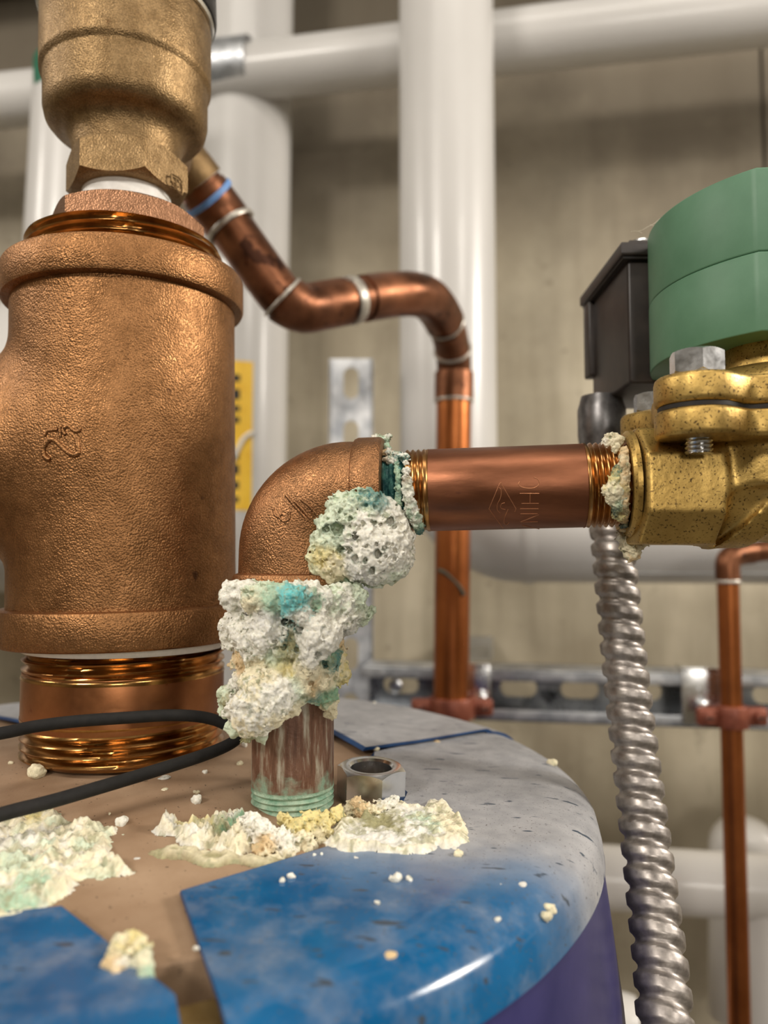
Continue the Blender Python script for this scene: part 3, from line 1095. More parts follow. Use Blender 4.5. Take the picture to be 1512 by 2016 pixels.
# body: inlet hub, waist and globe blended together
lo = np.array([70., 196., -4.])
h = .9
n3 = np.array([150, 105, 56])
P = np.stack(np.meshgrid(*[lo[i] + h * np.arange(n3[i]) for i in range(3)], indexing='ij'), -1)
zc = 22.3
yc = s0[1]
# octagonal-ish hub
py_, pz_ = np.abs(P[..., 1] - yc), np.abs(P[..., 2] - zc)
octa = np.maximum(np.maximum(py_, pz_) - 17.9, (py_ + pz_) * .7071 - 18.9)
hub = np.maximum(octa, np.maximum(s0[0] - P[..., 0], P[..., 0] - 101))
waist = np.maximum(np.hypot(P[..., 1] - yc, P[..., 2] - zc) - 15.6, np.maximum(98 - P[..., 0], P[..., 0] - 170))
globe = np.sqrt(((P[..., 0] - 128) / 1.25) ** 2 + ((P[..., 1] - VY) / 1.1) ** 2 + (P[..., 2] - 27) ** 2) - 22
globe = np.maximum(globe, 4.4 - P[..., 2])
rib = np.abs((P[..., 0] - 122) * .80 + (P[..., 2] - 22) * -.60) - 4.0
rib = np.maximum(rib, np.hypot(P[..., 1] - yc, P[..., 2] - zc) - 19)
rib = np.maximum(rib, np.abs(P[..., 0] - 122) - 26)
neck = np.maximum(np.hypot(P[..., 0] - VX, P[..., 1] - VY) - 27, np.maximum(22 - P[..., 2], P[..., 2] - 38))
d = smin(smin(smin(hub, waist, 4), smin(globe, rib, 3), 4), neck, 6)
V, Q = surface_nets(d, lo, h)
part('valve_body', G().add(V, [tuple(q) for q in Q.tolist()]), 'brass', va, sharp=60)
part('inlet_lip', lathe([(13.8, -1.2), (16.0, -1.2), (16.9, -.2), (16.9, 1.2), (13.8, 1.2)], s0, HD, seg=72), 'brass', va)


def rsq(cx, cy, hw, r, n=10):
    pts = []
    for qx, qy, a0 in ((1, 1, 0), (-1, 1, 90), (-1, -1, 180), (1, -1, 270)):
        for t in np.linspace(0, 90, n):
            a_ = math.radians(a0 + t)
            pts.append((cx + qx * (hw - r) + r * math.cos(a_), cy + qy * (hw - r) + r * math.sin(a_)))
    return pts


va_rot = math.radians(-8)
BOLTS = [(VX + q[0] * math.cos(va_rot) - q[1] * math.sin(va_rot), VY + q[0] * math.sin(va_rot) + q[1] * math.cos(va_rot)) for q in ((-29, -29), (-29, 29), (29, -29), (29, 29))]


def eared(shrink=0.):
    """flange outline: a round middle with an ear at each bolt"""
    pts = []
    for a_ in np.linspace(0, 2 * np.pi, 120, endpoint=False):
        rr = np.arange(20, 62, .1)
        X, Y = VX + rr * math.cos(a_), VY + rr * math.sin(a_)
        dd = np.hypot(X - VX, Y - VY) - 35.5
        for q in BOLTS:
            dd = smin(dd, np.hypot(X - q[0], Y - q[1]) - 12.2, 7)
        r1 = rr[np.nonzero(dd < -shrink)[0].max()]
        pts.append((VX + r1 * math.cos(a_), VY + r1 * math.sin(a_)))
    return pts


part('body_flange', prism(eared(), 34.6, 42.6, 1.4), 'brass', va)
part('gasket', prism(eared(1.), 42.6, 43.8, 0), 'gasket', va, 'thin dark gasket between the flanges')
part('bonnet', prism(eared(), 43.8, 52.6, 1.8), 'brass', va)
part('bonnet_dome', lathe([(31, 50), (29.5, 55), (26, 59), (20, 61.5), (16, 62), (15, 72), (0, 72)], (VX + 6, VY + 8, 0), seg=72), 'brass', va)
for bx_, by_ in BOLTS:
    c_ = (bx_, by_, 0)
    bo = part('bolt', hexa(13.6, 53.2, 60.2, c_, ang=.35), 'zinc', va, 'bright zinc hex bolt')
    part('bolt_washer', cyl(7.2, 52.5, 53.4, c_, bev=.3, seg=40), 'zinc', bo)
    part('bolt_end', thread(3.9, .5, 1.25, 30.3, 36, c_, seg=40), 'zinc', bo)
# coil housing: round end to the left, flat facet towards the right
CX, CY, CR = 150., 268., 52.
acr = math.atan2(-(CY - 37), -(CX - 76)) 
out = []
a_start, a_end = math.radians(100), math.radians(228.3)
for a_ in np.linspace(a_start, a_end, 60):
    out.append((CX + CR * math.cos(a_), CY + CR * math.sin(a_)))
pe = np.array(out[-1])
out += [(pe[0] + 70, pe[1] - 6), (pe[0] + 84, pe[1] + 14), (pe[0] + 84, CY + 36), (pe[0] + 70, CY + 52)]
ch = part('coil_housing', prism(out, 69.5, 94.5, .5), 'green', va, 'green enamelled coil housing')
out2 = [(CX + (x - CX) * .998, CY + (y - CY) * .998) for x, y in out]
part('housing_cover', prism(out2, 94.56, 121.2, .6), 'green', ch)
part('cover_plate', prism([(CX + (x - CX) * .93, CY + (y - CY) * .93) for x, y in out], 121, 122.3, .4), 'galv', ch, 'pale metal plate on top of the housing')
bxm = part('wiring_box', box((95.8, 293.5, 68.3), (132, 346, 117.8), 1.3), 'black', va, 'black plastic wiring box')
part('rear_rim', box((93.2, 341.6, 83), (123, 350.6, 117.6), 1.0), 'black', bxm)
part('box_lid', prism([(92.5, 290.3), (132, 290.3), (132, 353), (92.5, 353)], 118.3, 123.6, 1.0), 'black', bxm)
part('lid_plate', prism([(97.4, 295.7), (132, 295.7), (132, 346), (97.4, 346)], 123.2, 126.6, .8), 'black', bxm)
part('lid_seal', prism([(93.6, 291.6), (131.5, 291.6), (131.5, 352), (93.6, 352)], 117.2, 118.8, .2), 'gasket', bxm)
scx = at(1262, 468, 305)
part('screw', lathe([(0, 125.6), (5.1, 125.6), (5.4, 127.6), (4.5, 129.4), (2.2, 130.2), (0, 130.3)], (scx[0], 305, 0), seg=40), 'zinc', bxm, 'domed silver lid screw')
cn = at(1184, 800, 326)
cc = part('conduit_connector', lathe([(0, 31), (7.6, 31), (8.6, 34), (9.4, 47), (10.2, 53), (10.2, 64), (9.3, 67), (8.6, 70), (0, 70)], (cn[0], 326, 0), seg=40), 'grey_plastic', va, 'grey cast connector under the wiring box')

# ------------------------------------------------------------------ flexible conduit
fp = smooth_path([at(1195, 990, 321), at(1200, 1022, 316), at(1207, 1080, 309), at(1224, 1250, 300), at(1240, 1400, 292), at(1262, 1580, 280), at(1286, 1780, 263), at(1302, 1920, 250), at(1312, 2060, 238), at(1330, 2400, 215), at(1352, 2800, 200)], 14)
L = np.r_[0, np.cumsum(np.linalg.norm(np.diff(fp, axis=0), axis=1))]
pitch = 8.0
N = int(L[-1] / (pitch / 9))
S = np.linspace(0, L[-1], N)
PP = np.stack([np.interp(S, L, fp[:, i]) for i in range(3)], 1)
T = np.gradient(PP, axis=0)
T /= np.linalg.norm(T, axis=1)[:, None]
seg = 36
th = np.linspace(0, 2 * np.pi, seg, endpoint=False)
x, y, _ = frame(T[0])
rows = []
pk = np.array([0, .06, .14, .20, .62, .70, .78, .9, 1.0])
rk = np.array([7.0, 7.25, 8.5, 8.75, 8.55, 8.3, 7.1, 6.95, 7.0])
for i in range(N):
    x = x - T[i] * np.dot(x, T[i])
    x /= np.linalg.norm(x)
    y = np.cross(T[i], x)
    r_ = np.interp(((S[i] / pitch) + th / (2 * np.pi)) % 1, pk, rk)
    rows.append(PP[i] + r_[:, None] * (np.cos(th)[:, None] * x + np.sin(th)[:, None] * y))
fx = thing('flexible_conduit', 'grey spiral-wound steel conduit hanging from the black box beside the blue tank', 'conduit', PP[-1])
part('spiral_strip', G().grid(np.array(rows), close_v=True), 'flex', fx, sharp=50)

# ------------------------------------------------------------------ nut and cable on the tank
nz = tank_z(-4, 262) - 2.2
tilt = np.array([.03, -.06, 1.])
single('hex_nut', hexa(20.4, 0, 11.2, (-4.6, 262.5, nz), tilt, ang=1.9, hole=6.9), 'zinc', 'bright zinc hex nut lying on the tank behind the corroded nipple', 'nut')
cb = smooth_path([at(-330, 1490, 215), at(-140, 1466, 228), at(0, 1444, 236), at(70, 1430, 242), at(150, 1420, 246), at(250, 1413, 250), at(340, 1408, 254), at(405, 1413, 259), at(447, 1428, 262), at(467, 1449, 261), at(452, 1465, 257), at(400, 1487, 249), at(300, 1519, 238), at(200, 1549, 229), at(100, 1578, 219), at(0, 1604, 210), at(-140, 1650, 198), at(-330, 1710, 186)], 8)
single('black_cable', tube(cb, 1.95, 16), 'rubber', 'loop of thin black cable lying round the wide brass nipple', 'cable')

# ------------------------------------------------------------------ white pipes in the background
def vpipe(px0, px1, Y, y_ref=500):
    a_, b_ = at(px0, y_ref, Y), at(px1, y_ref, Y)
    return (a_[0] + b_[0]) / 2, (b_[0] - a_[0]) / 2


wd3 = np.array([wd[0], wd[1], 0])
Rw = np.array([[wd[0], -wd[1], 0], [wd[1], wd[0], 0], [0, 0, 1]])
cx_, cr_ = vpipe(787, 976, 740, 700)
zel = at(880, 1050, 740)[2]
wp = thing('insulated_pipe', 'fat white jacketed pipe dropping in the middle and turning right behind the brass nipple', 'pipe', (cx_, 740, zel))
ra = 74.
path = [(cx_, 740, ZC), (cx_, 740, 600), (cx_, 740, 200), (cx_, 740, zel + ra + 10)]
bend = []
for a_ in np.linspace(0, math.pi / 2, 14):
    bend.append(np.array([cx_, 740, zel + ra]) + wd3 * ra * (1 - math.cos(a_)) + np.array([0, 0, -ra * math.sin(a_)]))
part('vertical_run', tube(np.array(path + [tuple(bend[0])]), cr_, 64), 'white', wp)
part('bend', tube(np.array(bend), cr_ * 1.01, 64), 'white', wp)
hb = bend[-1]
part('side_run', tube(np.array([hb, hb + wd3 * 150, hb + wd3 * 700, hb + wd3 * 1500]), cr_, 64), 'white', wp)
sm = [hb + wd3 * q + np.array([0, -cr_ * .62, -cr_ * .79]) for q in (70, 300, 600)]
part('jacket_seam', tube(np.array(sm), 1.6, 8), 'seam', wp, 'grey seam along the underside')
ring = hb + wd3 * 2
part('jacket_joint', lathe([(cr_ - 1, -5), (cr_ + 1.2, -5), (cr_ + 1.6, 0), (cr_ + 1.2, 5), (cr_ - 1, 5)], ring, wd3, seg=64), 'white', wp)

ax_, ar_ = vpipe(380, 568, 925, 500)
wa = thing('insulated_pipe', 'fat white vertical pipe with a yellow label between the bronze tee and the elbow', 'pipe', (ax_, 925, ZF))
part('jacket', tube(np.array([(ax_ + 4, 925, 832), (ax_, 925, 300), (ax_ - 4, 925, -300), (ax_ - 20, 925, ZF)]), ar_, 64), 'white', wa)


def on_pipe(px, py, cxp, cyp, r):
    return on_sdf(px, py, lambda p: math.hypot(p[0] - cxp, p[1] - cyp) - r, 400.)


ths = [math.atan2(q[1] - 925, q[0] - ax_) for q in (on_pipe(500, 850, ax_, 925, ar_ + .6), on_pipe(430, 850, ax_, 925, ar_ + .6))]
z0_, z1_ = at(485, 1005, 870)[2], at(485, 712, 870)[2]
tt = np.linspace(ths[0], ths[1], 16)
mk = lambda r, za, zb, t_: np.array([[(ax_ - 2 + r * math.cos(q), 925 + r * math.sin(q), z) for q in t_] for z in (za, zb)])
g = G().grid(mk(ar_ + .9, z0_, z1_, tt))
g.grid(mk(ar_ - .5, z0_, z1_, tt))
lab = part('label', g, 'yellow', wa, 'yellow label wrapped on the pipe')
g = G()
for yy, hgt in ((746, 14), (778, 20), (806, 12), (828, 12), (896, 22), (925, 20), (956, 16), (984, 12)):
    g = G()
    za, zb = at(478, yy + hgt / 2, 870)[2], at(478, yy - hgt / 2, 870)[2]
    t2 = np.linspace(ths[0] + (ths[1] - ths[0]) * .36, ths[1], 10)
    g.grid(mk(ar_ + 1.3, za, zb, t2))
    part('letter', g, 'ink', lab)
sv = [on_pipe(q[0], q[1], ax_, 925, ar_ + 1.5) for q in ((446, 930), (466, 890), (478, 866), (490, 855), (497, 852))]
part('tape_edge', tube(smooth_path(sv, 4), 2.6, 8), 'ptfe', wa, 'curved white tape edge over the label')

bx2, br2 = vpipe(56, 230, 800, 330)
wb = thing('insulated_pipe', 'white pipe with a green band at its top behind the left of the tee', 'pipe', (bx2, 800, -100))
zt_, ze_ = at(100, 146, 800)[2], at(0, 900, 800)[2]
lo = np.array([bx2 - 420, 800 - 170, ze_ - 190])
h = 9.
n3 = np.array([58, 38, int((zt_ - lo[2]) / h) + 3])
P = np.stack(np.meshgrid(*[lo[i] + h * np.arange(n3[i]) for i in range(3)], indexing='ij'), -1)
dv = np.maximum(np.hypot(P[..., 0] - bx2 - (P[..., 2] - 300) * .03, P[..., 1] - 800) - br2, np.maximum(P[..., 2] - zt_, ze_ - 60 - P[..., 2]))
db = np.maximum(np.hypot(P[..., 2] - ze_, P[..., 1] - 800) - 142, np.maximum(P[..., 0] - bx2 - 40, bx2 - 400 - P[..., 0]))
V, Q = surface_nets(smin(dv, db, 70), lo, h)
part('jacket', G().add(V, [tuple(q) for q in Q.tolist()]), 'white', wb, sharp=0)
part('band', lathe([(br2 - 1, zt_ - 34), (br2 + 2.4, zt_ - 34), (br2 + 2.4, zt_ + 2), (0, zt_ + 3)], (bx2 + 9.5, 800, 0), seg=64), 'greenband', wb, 'dark green band round the top')

# horizontal pipe along the wall at the top
ha_, hb_ = at(300, 150, 850), at(1300, 55, 850)
def along(px, py, Y0):
    """point on the vertical plane parallel to the back wall that lies Y0 away straight ahead"""
    d = ray(px, py)
    t = Y0 / (d[1] - ws * d[0])
    return d * t
hr = 31.5
p0, p1 = along(30, 196, 845), along(1300, 48, 845)
pd = (p1 - p0) / np.linalg.norm(p1 - p0)
wh = thing('wall_pipe', 'white horizontal pipe crossing behind the middle pipe along the top', 'pipe', (p0 + p1) / 2)
part('jacket', tube(np.array([p0 - pd * 500, p0 - pd * 10, p0 + pd * 150, (p0 + p1) / 2, p1, p1 + pd * 500]), [hr, hr, hr * .94, hr, hr * 1.06, hr * 1.06], 64), 'white', wh)
sp0, sp1 = along(404, 144, 845), along(497, 134, 845)
sdl = sp0.copy()
lngt = np.linalg.norm(sp1 - sp0)
part('saddle', lathe([(hr * .9, 0), (hr + 3, 0), (hr + 3, lngt), (hr * .9, lngt)], sp0, pd, seg=64), 'galv', wh, 'grey metal saddle round the pipe')
part('joint_line', lathe([(hr * .95, 0), (hr + 1.2, 0), (hr + 1.2, 2.5), (hr * .95, 2.5)], along(1198, 60, 845), pd, seg=64), 'seam', wh)

# low pipes at the right
q0, q1 = along(1200, 1727, 760), along(1512, 1748, 760)
qd = (q1 - q0) / np.linalg.norm(q1 - q0)
lr = 28.
wl = thing('low_pipe', 'glossy white horizontal pipe low behind the spiral conduit', 'pipe', q0)
part('pipe', tube(np.array([q0 - qd * 180, q0, q1, q1 + qd * 500]), lr, 56), 'wpipe', wl)
part('stub', tube(np.array([q0 + qd * 132 + np.array([0, 0, -lr * .5]), q0 + qd * 134 + np.array([0, 2, -160]), q0 + qd * 140 + np.array([0, 2, -620])]), 23, 48), 'wpipe', wl, 'vertical white stub below the pipe')
wv = thing('low_pipe', 'short white elbowed pipe rising behind the thin copper tube', 'pipe', at(1440, 1700, 830))
part('pipe', tube(smooth_path([at(1442, 2000, 835), at(1442, 1800, 835), at(1442, 1700, 835), at(1446, 1655, 835), at(1475, 1655, 830), at(1512, 1688, 825), at(1600, 1790, 815)], 6), 24, 40), 'wpipe', wv)
u0, u1 = along(1180, 2008, 690), along(1512, 2040, 690)
ud = (u1 - u0) / np.linalg.norm(u1 - u0)
single('low_pipe', tube(np.array([u0 - ud * 300, u0, u0 + ud * 22, u0 + ud * 30]), [22, 22, 22, 20], 40), 'wpipe', 'white pipe end peeping out beside the blue tank, lowest of the white pipes', 'pipe')

# unseen sheet metal duct, added above the view to shade the top of the wall
dt = thing('shade_duct', 'unseen grey metal duct above the view, added to shade the top of the back wall', 'shade duct', (0, 900, 830))
for k_, xa in enumerate((-1500, -500, 500)):
    g = box((xa, 0, 0), (xa + 996, 150, 330), 3)
    g.v = [np.vstack(g.v) @ Rw.T + np.array([0, 810, 830])]
    part('shade_duct_section', g, 'galv', dt)

# ------------------------------------------------------------------ strut channels
def slot_plate(x0, x1, z0, z1, slots, y, t):
    """plate in the XZ plane with rounded slots cut through; returns verts in (x,y,z)"""
    g = G()
    horiz = (x1 - x0) > (z1 - z0)
    sl = sorted(slots, key=lambda q: q[0] if horiz else q[1])
    lo_, hi_ = (x0, x1) if horiz else (z0, z1)
    sl = [q for q in sl if lo_ + (q[2] if horiz else q[3]) + 2 < (q[0] if horiz else q[1]) < hi_ - (q[2] if horiz else q[3]) - 2]
    cuts = [lo_] + [((a[0] + b[0]) / 2 if horiz else (a[1] + b[1]) / 2) for a, b in zip(sl, sl[1:])] + [hi_]
    for (cx, cz, hw, hh), c0, c1 in zip(sl, cuts, cuts[1:]):
        bx = (c0, c1, z0, z1) if horiz else (x0, x1, c0, c1)
        r = min(hw, hh)
        inn, out_ = [], []
        for a_ in np.linspace(0, 2 * np.pi, 40, endpoint=False):
            ca, sa = math.cos(a_), math.sin(a_)
            inn.append((cx + math.copysign(hw - r, ca) * (abs(ca) > 1e-6) + r * ca, cz + math.copysign(hh - r, sa) * (abs(sa) > 1e-6) + r * sa))
            m_ = max(abs(ca), abs(sa))
            ux, uz = ca / m_, sa / m_
            out_.append((cx + ux * ((bx[1] - cx) if ux > 0 else (cx - bx[0])), cz + uz * ((bx[3] - cz) if uz > 0 else (cz - bx[2]))))
        fr = lambda L, yy: np.array([(p[0], yy, p[1]) for p in L])
        g.grid(np.stack([fr(out_, y), fr(inn, y), fr(inn, y + t), fr(out_, y + t), fr(out_, y)]), close_v=True)
    return np.vstack(g.v), g.f


# vertical channel, slotted web towards us
vy = 712.
vl, vr = at(648, 800, vy), at(733, 800, vy)
vx0, vx1 = vl[0], vl[0] + 41.3
vt, vb = at(690, 706, vy)[2], -420.
st = thing('strut_channel', 'upright galvanised slotted channel standing behind the elbow', 'bracket', ((vx0 + vx1) / 2, vy, vb))
slots = []
z_ = at(690, 754, vy)[2]
while z_ > vb + 30:
    slots.append(((vx0 + vx1) / 2, z_, 7.2, 15))
    z_ -= 50.8
V, Fc = slot_plate(vx0, vx1, vb, vt, slots, vy, 2.6)
part('slotted_web', G().add(V, Fc), 'galv', st)
part('flange', box((vx0, vy, vb), (vx0 + 2.6, vy + 41, vt), .8), 'galv', st)
part('flange', box((vx1 - 2.6, vy, vb), (vx1, vy + 41, vt), .8), 'galv', st)
# horizontal channel, open side towards us
Rw = np.array([[wd[0], -wd[1], 0], [wd[1], wd[0], 0], [0, 0, 1]])
hc = along(711, 1361, 640)
hs = thing('strut_channel', 'long horizontal galvanised channel with slots carrying the copper tubes', 'bracket', hc)


def local(V):
    return np.asarray(V) @ Rw.T + hc


LN = 900.
zs = [((k * 50.8) + 28, 0, 15.5, 7.6) for k in range(17)]
V, Fc = slot_plate(0, LN, -20.6, 20.6, zs, 38.7, 2.6)
part('slotted_web', G().add(local(V), Fc), 'galv_web_shaded', hs)
for zz_ in (-20.6, 18.0):
    g = box((0, 0, zz_), (LN, 41, zz_ + 2.6), .6)
    g.v = [local(np.vstack(g.v))]
    part('flange', g, 'galv', hs)
for zz_, s_ in ((-20.6, 1), (11.5, 1)):
    g = box((0, 0, zz_), (LN, 2.6, zz_ + 9.2), .6)
    g.v = [local(np.vstack(g.v))]
    part('lip', g, 'galv', hs)
g = cyl(6, 33, 37, (24, 0, 0), (0, 1, 0), seg=24)
hexa(12, 30, 34, (24, 0, 0), (0, 1, 0), g=g)
g.v = [local(np.vstack(g.v))]
part('bolt', g, 'zinc', hs)
# the strut stands off the wall on two posts
for xx in (60., 780.):
    g = box((xx, 41, -12), (xx + 40, 41 + 312, 12), 1)
    g.v = [local(np.vstack(g.v))]
    part('stand_off', g, 'galv', hs)


def pipe_clamp(c, r, label, px_dir, plate_w, plate_side):
    """split ring round a vertical tube, with its galvanised plate hooked on the channel"""
    o = thing('pipe_clamp', label, 'clamp', c)
    zb = c[2]
    part('ring', lathe([(r, -8), (r + 3.4, -8), (r + 3.8, -7), (r + 3.8, 7), (r + 3.4, 8), (r, 8)], c, seg=48), 'clamp', o)
    for s_ in (-1, 1):
        e = part('ear', box(c + np.array([s_ * (r + 1), -4.5, -7]) , c + np.array([s_ * (r + 18), 4.5, 7]), 3), 'clamp', o)
        part('screw', cyl(4.6, 0, 4, c + np.array([s_ * (r + 11), -4, 0]), (0, -1, 0), seg=24, bev=1.2), 'clamp', e)
        part('screw_slot', box(c + np.array([s_ * (r + 11) - 3, -8.6, -.6]), c + np.array([s_ * (r + 11) + 3, -7.9, .6])), 'ink', e)
    return o


pc1 = at(890, 1392, 612)
o1 = pipe_clamp(pc1, 14.4, 'dull red pipe clamp round the thick copper tube above the tank edge', 0, 0, 0)
rx_, rY = at(1440, 1410, 576), 576.
pc2 = rx_
o2 = pipe_clamp(pc2, 8.1, 'orange red pipe clamp round the thin copper tube at the right', 0, 0, 0)
for o, pa, pb, Y in ((o1, (922, 1312), (966, 1384), 628), (o2, (1344, 1318), (1424, 1432), 632)):
    a_, b_ = along(*pa, Y), along(*pb, Y)
    zlo, zhi = b_[2], a_[2]
    g = G()
    lx = np.dot(a_ - hc, wd3), np.dot(b_ - hc, wd3)
    gg = box((lx[0], -2.4, zlo - hc[2]), (lx[1], -.4, zhi - hc[2]), .5)
    gg2 = box((lx[0], -2.4, zhi - hc[2] - 2), (lx[1], 18, zhi - hc[2] + .8), .5, gg)
    gg2.v = [local(np.vstack(gg2.v))]
    pl = part('strut_plate', gg2, 'zinc', o, 'bright zinc plate hooked over the channel')
    mid = (np.array([lx[0] * .45 + lx[1] * .55, -2.4, -3]))
    hb2 = hexa(11, 0, 6, mid, (0, -1, 0))
    hb2.v = [local(np.vstack(hb2.v))]
    part('bolt', hb2, 'zinc', pl)

# thin copper tube at the right
tb = thing('copper_tube', 'thin orange copper tube rising at the right and elbowing out of view', 'pipe', at(1460, 2100, 576))
t0_, t1_ = at(1433, 1140, 576), at(1456, 2020, 575)
td = (t1_ - t0_) / np.linalg.norm(t1_ - t0_)
part('tube', tube([t0_ - td * 6, t0_ + td * 150, t0_ + td * 600], 7.9, 32), 'copper_bright', tb)
eb = smooth_path([t0_ + td * 2, at(1432, 1112, 576), at(1438, 1098, 577), at(1456, 1090, 580), at(1480, 1087, 583)], 6)
part('elbow', tube(eb, 8.9, 32), 'copper', tb)
part('side_tube', tube([eb[-1] - (eb[-1] - eb[-3]) * .5, at(1600, 1074, 585), at(1900, 1050, 590)], 8.0, 32), 'copper', tb)
rp = np.array([t0_ - td, t0_ + td * 2, t0_ + td * 5])
ring_on(rp, 1, 9.6, 1.3, 'solder', 'solder_ring', tb, 'silvery solder bead')

# ------------------------------------------------------------------ mineral crusts
def bl(px, py, Y, rpx, col):
    return (at(px, py, Y), rpx * Y / F, col)


GR = 'mineral crusts on the leaking joints'
r_ = random.Random(3)
# 1 on the elbow: spongy white bulb in front, pale green cauliflower to its left
b = [bl(742, 1078, 238, 60, WHITE), bl(775, 1062, 240, 38, WHITE), bl(722, 1108, 237, 36, GREYW), bl(760, 1110, 239, 34, PALEG), bl(775, 1095, 241, 34, WHITE),
     bl(715, 1040, 236, 36, WHITE), bl(760, 1020, 239, 34, WHITE), bl(690, 1010, 236, 34, PALEG), bl(668, 995, 238, 28, PALEG), bl(640, 1040, 240, 22, PALEG), bl(620, 1080, 241, 20, PALEG), bl(614, 1105, 241, 17, YEL), bl(622, 1128, 242, 18, PALEG), bl(648, 1130, 241, 18, CREAM), bl(665, 1035, 237, 30, PALEG),
     bl(705, 985, 236, 20, MINT), bl(728, 985, 235, 20, TEAL), bl(742, 1000, 236, 18, TEAL), bl(655, 1060, 238, 26, PALEG), bl(632, 1085, 240, 22, PALEG), bl(645, 1092, 238, 24, YEL),
     bl(662, 1112, 238, 24, CREAM), bl(630, 1112, 240, 18, PALEG), bl(670, 1060, 240, 26, GREEN), bl(690, 1130, 243, 26, MINT), bl(680, 1085, 240, 26, GREEN), bl(700, 1060, 239, 26, MINT), bl(735, 1135, 243, 16, PALEG)]
crust_obj('mineral_crust', b, 'bulbous spongy white and pale green crust on the front of the elbow', GR, h=.34, k=1.5, amp=.8, size=2.4, pit=(1.9, .42, 2.6), seed=21, mat='crust_wet', knob=.3, holes=((664, 1041, 13), (641, 1042, 8), (700, 1056, 8), (768, 1026, 9), (690, 1022, 5), (745, 1090, 9), (757, 1080, 6), (722, 1076, 5), (733, 1122, 8), (700, 1100, 9), (780, 1084, 5), (778, 1100, 5), (735, 1030, 6), (716, 1030, 5), (750, 1032, 5), (720, 1104, 6), (672, 1082, 8), (775, 1038, 5), (688, 1085, 6), (760, 1095, 4), (742, 1072, 4), (677, 1093, 5)))
# 2 round the top of the corroded nipple
b = []
for x_ in range(455, 700, 22):
    b.append(bl(x_, 1178 + r_.uniform(-8, 8), 238 - 8 * math.sin((x_ - 440) / 260 * math.pi), 24, r_.choice((PALEG, MINT, WHITE))))
b += [bl(455, 1160, 250, 12, MINT), bl(452, 1172, 248, 12, PALEG), bl(503, 1170, 229, 20, PALEG), bl(500, 1185, 228, 20, CREAM), bl(540, 1175, 227, 20, MINT), bl(577, 1176, 224.5, 18, TURQ), bl(570, 1182, 224, 15, TURQ), bl(586, 1182, 224.5, 14, TURQ),
      bl(592, 1208, 226, 18, WHITE), bl(580, 1202, 226, 10, TURQ), bl(620, 1180, 229, 14, GREEN), bl(690, 1180, 242, 18, WHITE), bl(678, 1200, 240, 28, WHITE), bl(660, 1212, 236, 26, WHITE), bl(680, 1225, 242, 22, GREYW),
      bl(703, 1204, 243, 9, PALEG), bl(716, 1204, 243, 15, PALEG), bl(704, 1203, 243, 12, PALEG), bl(710, 1213, 243, 11, PALEG), bl(694, 1200, 243, 12, PALEG),
      bl(462, 1225, 246, 22, WHITE), bl(455, 1250, 245, 24, WHITE), bl(485, 1245, 235, 34, WHITE), bl(515, 1250, 230, 32, WHITE), bl(500, 1275, 233, 26, WHITE), bl(545, 1240, 230, 18, WHITE), bl(520, 1222, 229, 24, GREYW),
      bl(565, 1248, 233, 22, TEAL), bl(570, 1275, 233, 32, OLIVE), bl(545, 1290, 233, 30, PALEG), bl(600, 1265, 232, 18, TEAL),
      bl(625, 1240, 229, 30, WHITE), bl(640, 1255, 231, 28, WHITE), bl(615, 1265, 229, 24, WHITE), bl(612, 1290, 230, 18, WHITE), bl(635, 1280, 234, 20, GREEN), bl(645, 1300, 236, 18, TEAL),
      bl(664, 1275, 243, 12, TANC), bl(668, 1290, 243, 12, CREAM), bl(664, 1308, 243, 13, YEL), bl(660, 1325, 242, 14, CREAM), bl(672, 1338, 243, 7, YEL), bl(680, 1342, 243, 5, YEL), bl(650, 1310, 239, 13, CREAM),
      bl(490, 1310, 240, 24, TANC), bl(470, 1300, 246, 16, TANC), bl(520, 1310, 234, 30, CREAM), bl(560, 1315, 233, 30, YEL), bl(600, 1320, 233, 30, CREAM), bl(630, 1335, 236, 24, CREAM), bl(605, 1340, 233, 20, TANC),
      bl(640, 1360, 239, 20, GREEN), bl(648, 1385, 242, 15, CREAM), bl(652, 1405, 245, 10, CREAM), bl(615, 1358, 236, 16, TEAL), bl(575, 1350, 232, 26, PALEG),
      bl(470, 1310, 243, 10, CREAM), bl(475, 1340, 240, 18, WHITE), bl(450, 1365, 243, 16, PALEG), bl(442, 1395, 244, 14, PALEG), bl(455, 1385, 241, 16, OLIVE),
      bl(510, 1350, 229, 36, CREAM), bl(540, 1370, 228, 36, WHITE), bl(500, 1390, 228, 36, WHITE), bl(530, 1395, 229, 32, CREAM), bl(490, 1420, 230, 28, CREAM), bl(470, 1400, 235, 26, WHITE), bl(515, 1420, 231, 24, WHITE), bl(462, 1430, 238, 16, PALEG), bl(485, 1445, 238, 14, OLIVE),
      bl(570, 1385, 233, 18, CREAM), bl(512, 1450, 238, 10, PALEG), bl(600, 1375, 237, 10, PALEG)]
crust_obj('mineral_crust', b, 'thick white, cream and green crust with a turquoise spot round the corroded nipple', GR, h=.38, k=1.1, amp=1.1, size=2.6, seed=5, knob=.42, holes=((560, 1223, 8), (590, 1240, 9), (540, 1265, 5), (560, 1275, 6), (530, 1280, 4), (585, 1280, 6), (625, 1290, 7), (640, 1310, 6), (575, 1300, 5), (550, 1300, 4), (515, 1330, 5), (477, 1320, 7), (612, 1345, 5), (600, 1300, 4)))
# 3 at the foot of the nipple
def bt(px, py, rpx, col, up=0., inset=0.):
    """a blob standing on the tan board"""
    p = on_tank(px, py, -2.1 + up)
    return (p, rpx * np.linalg.norm(p) / F, col)


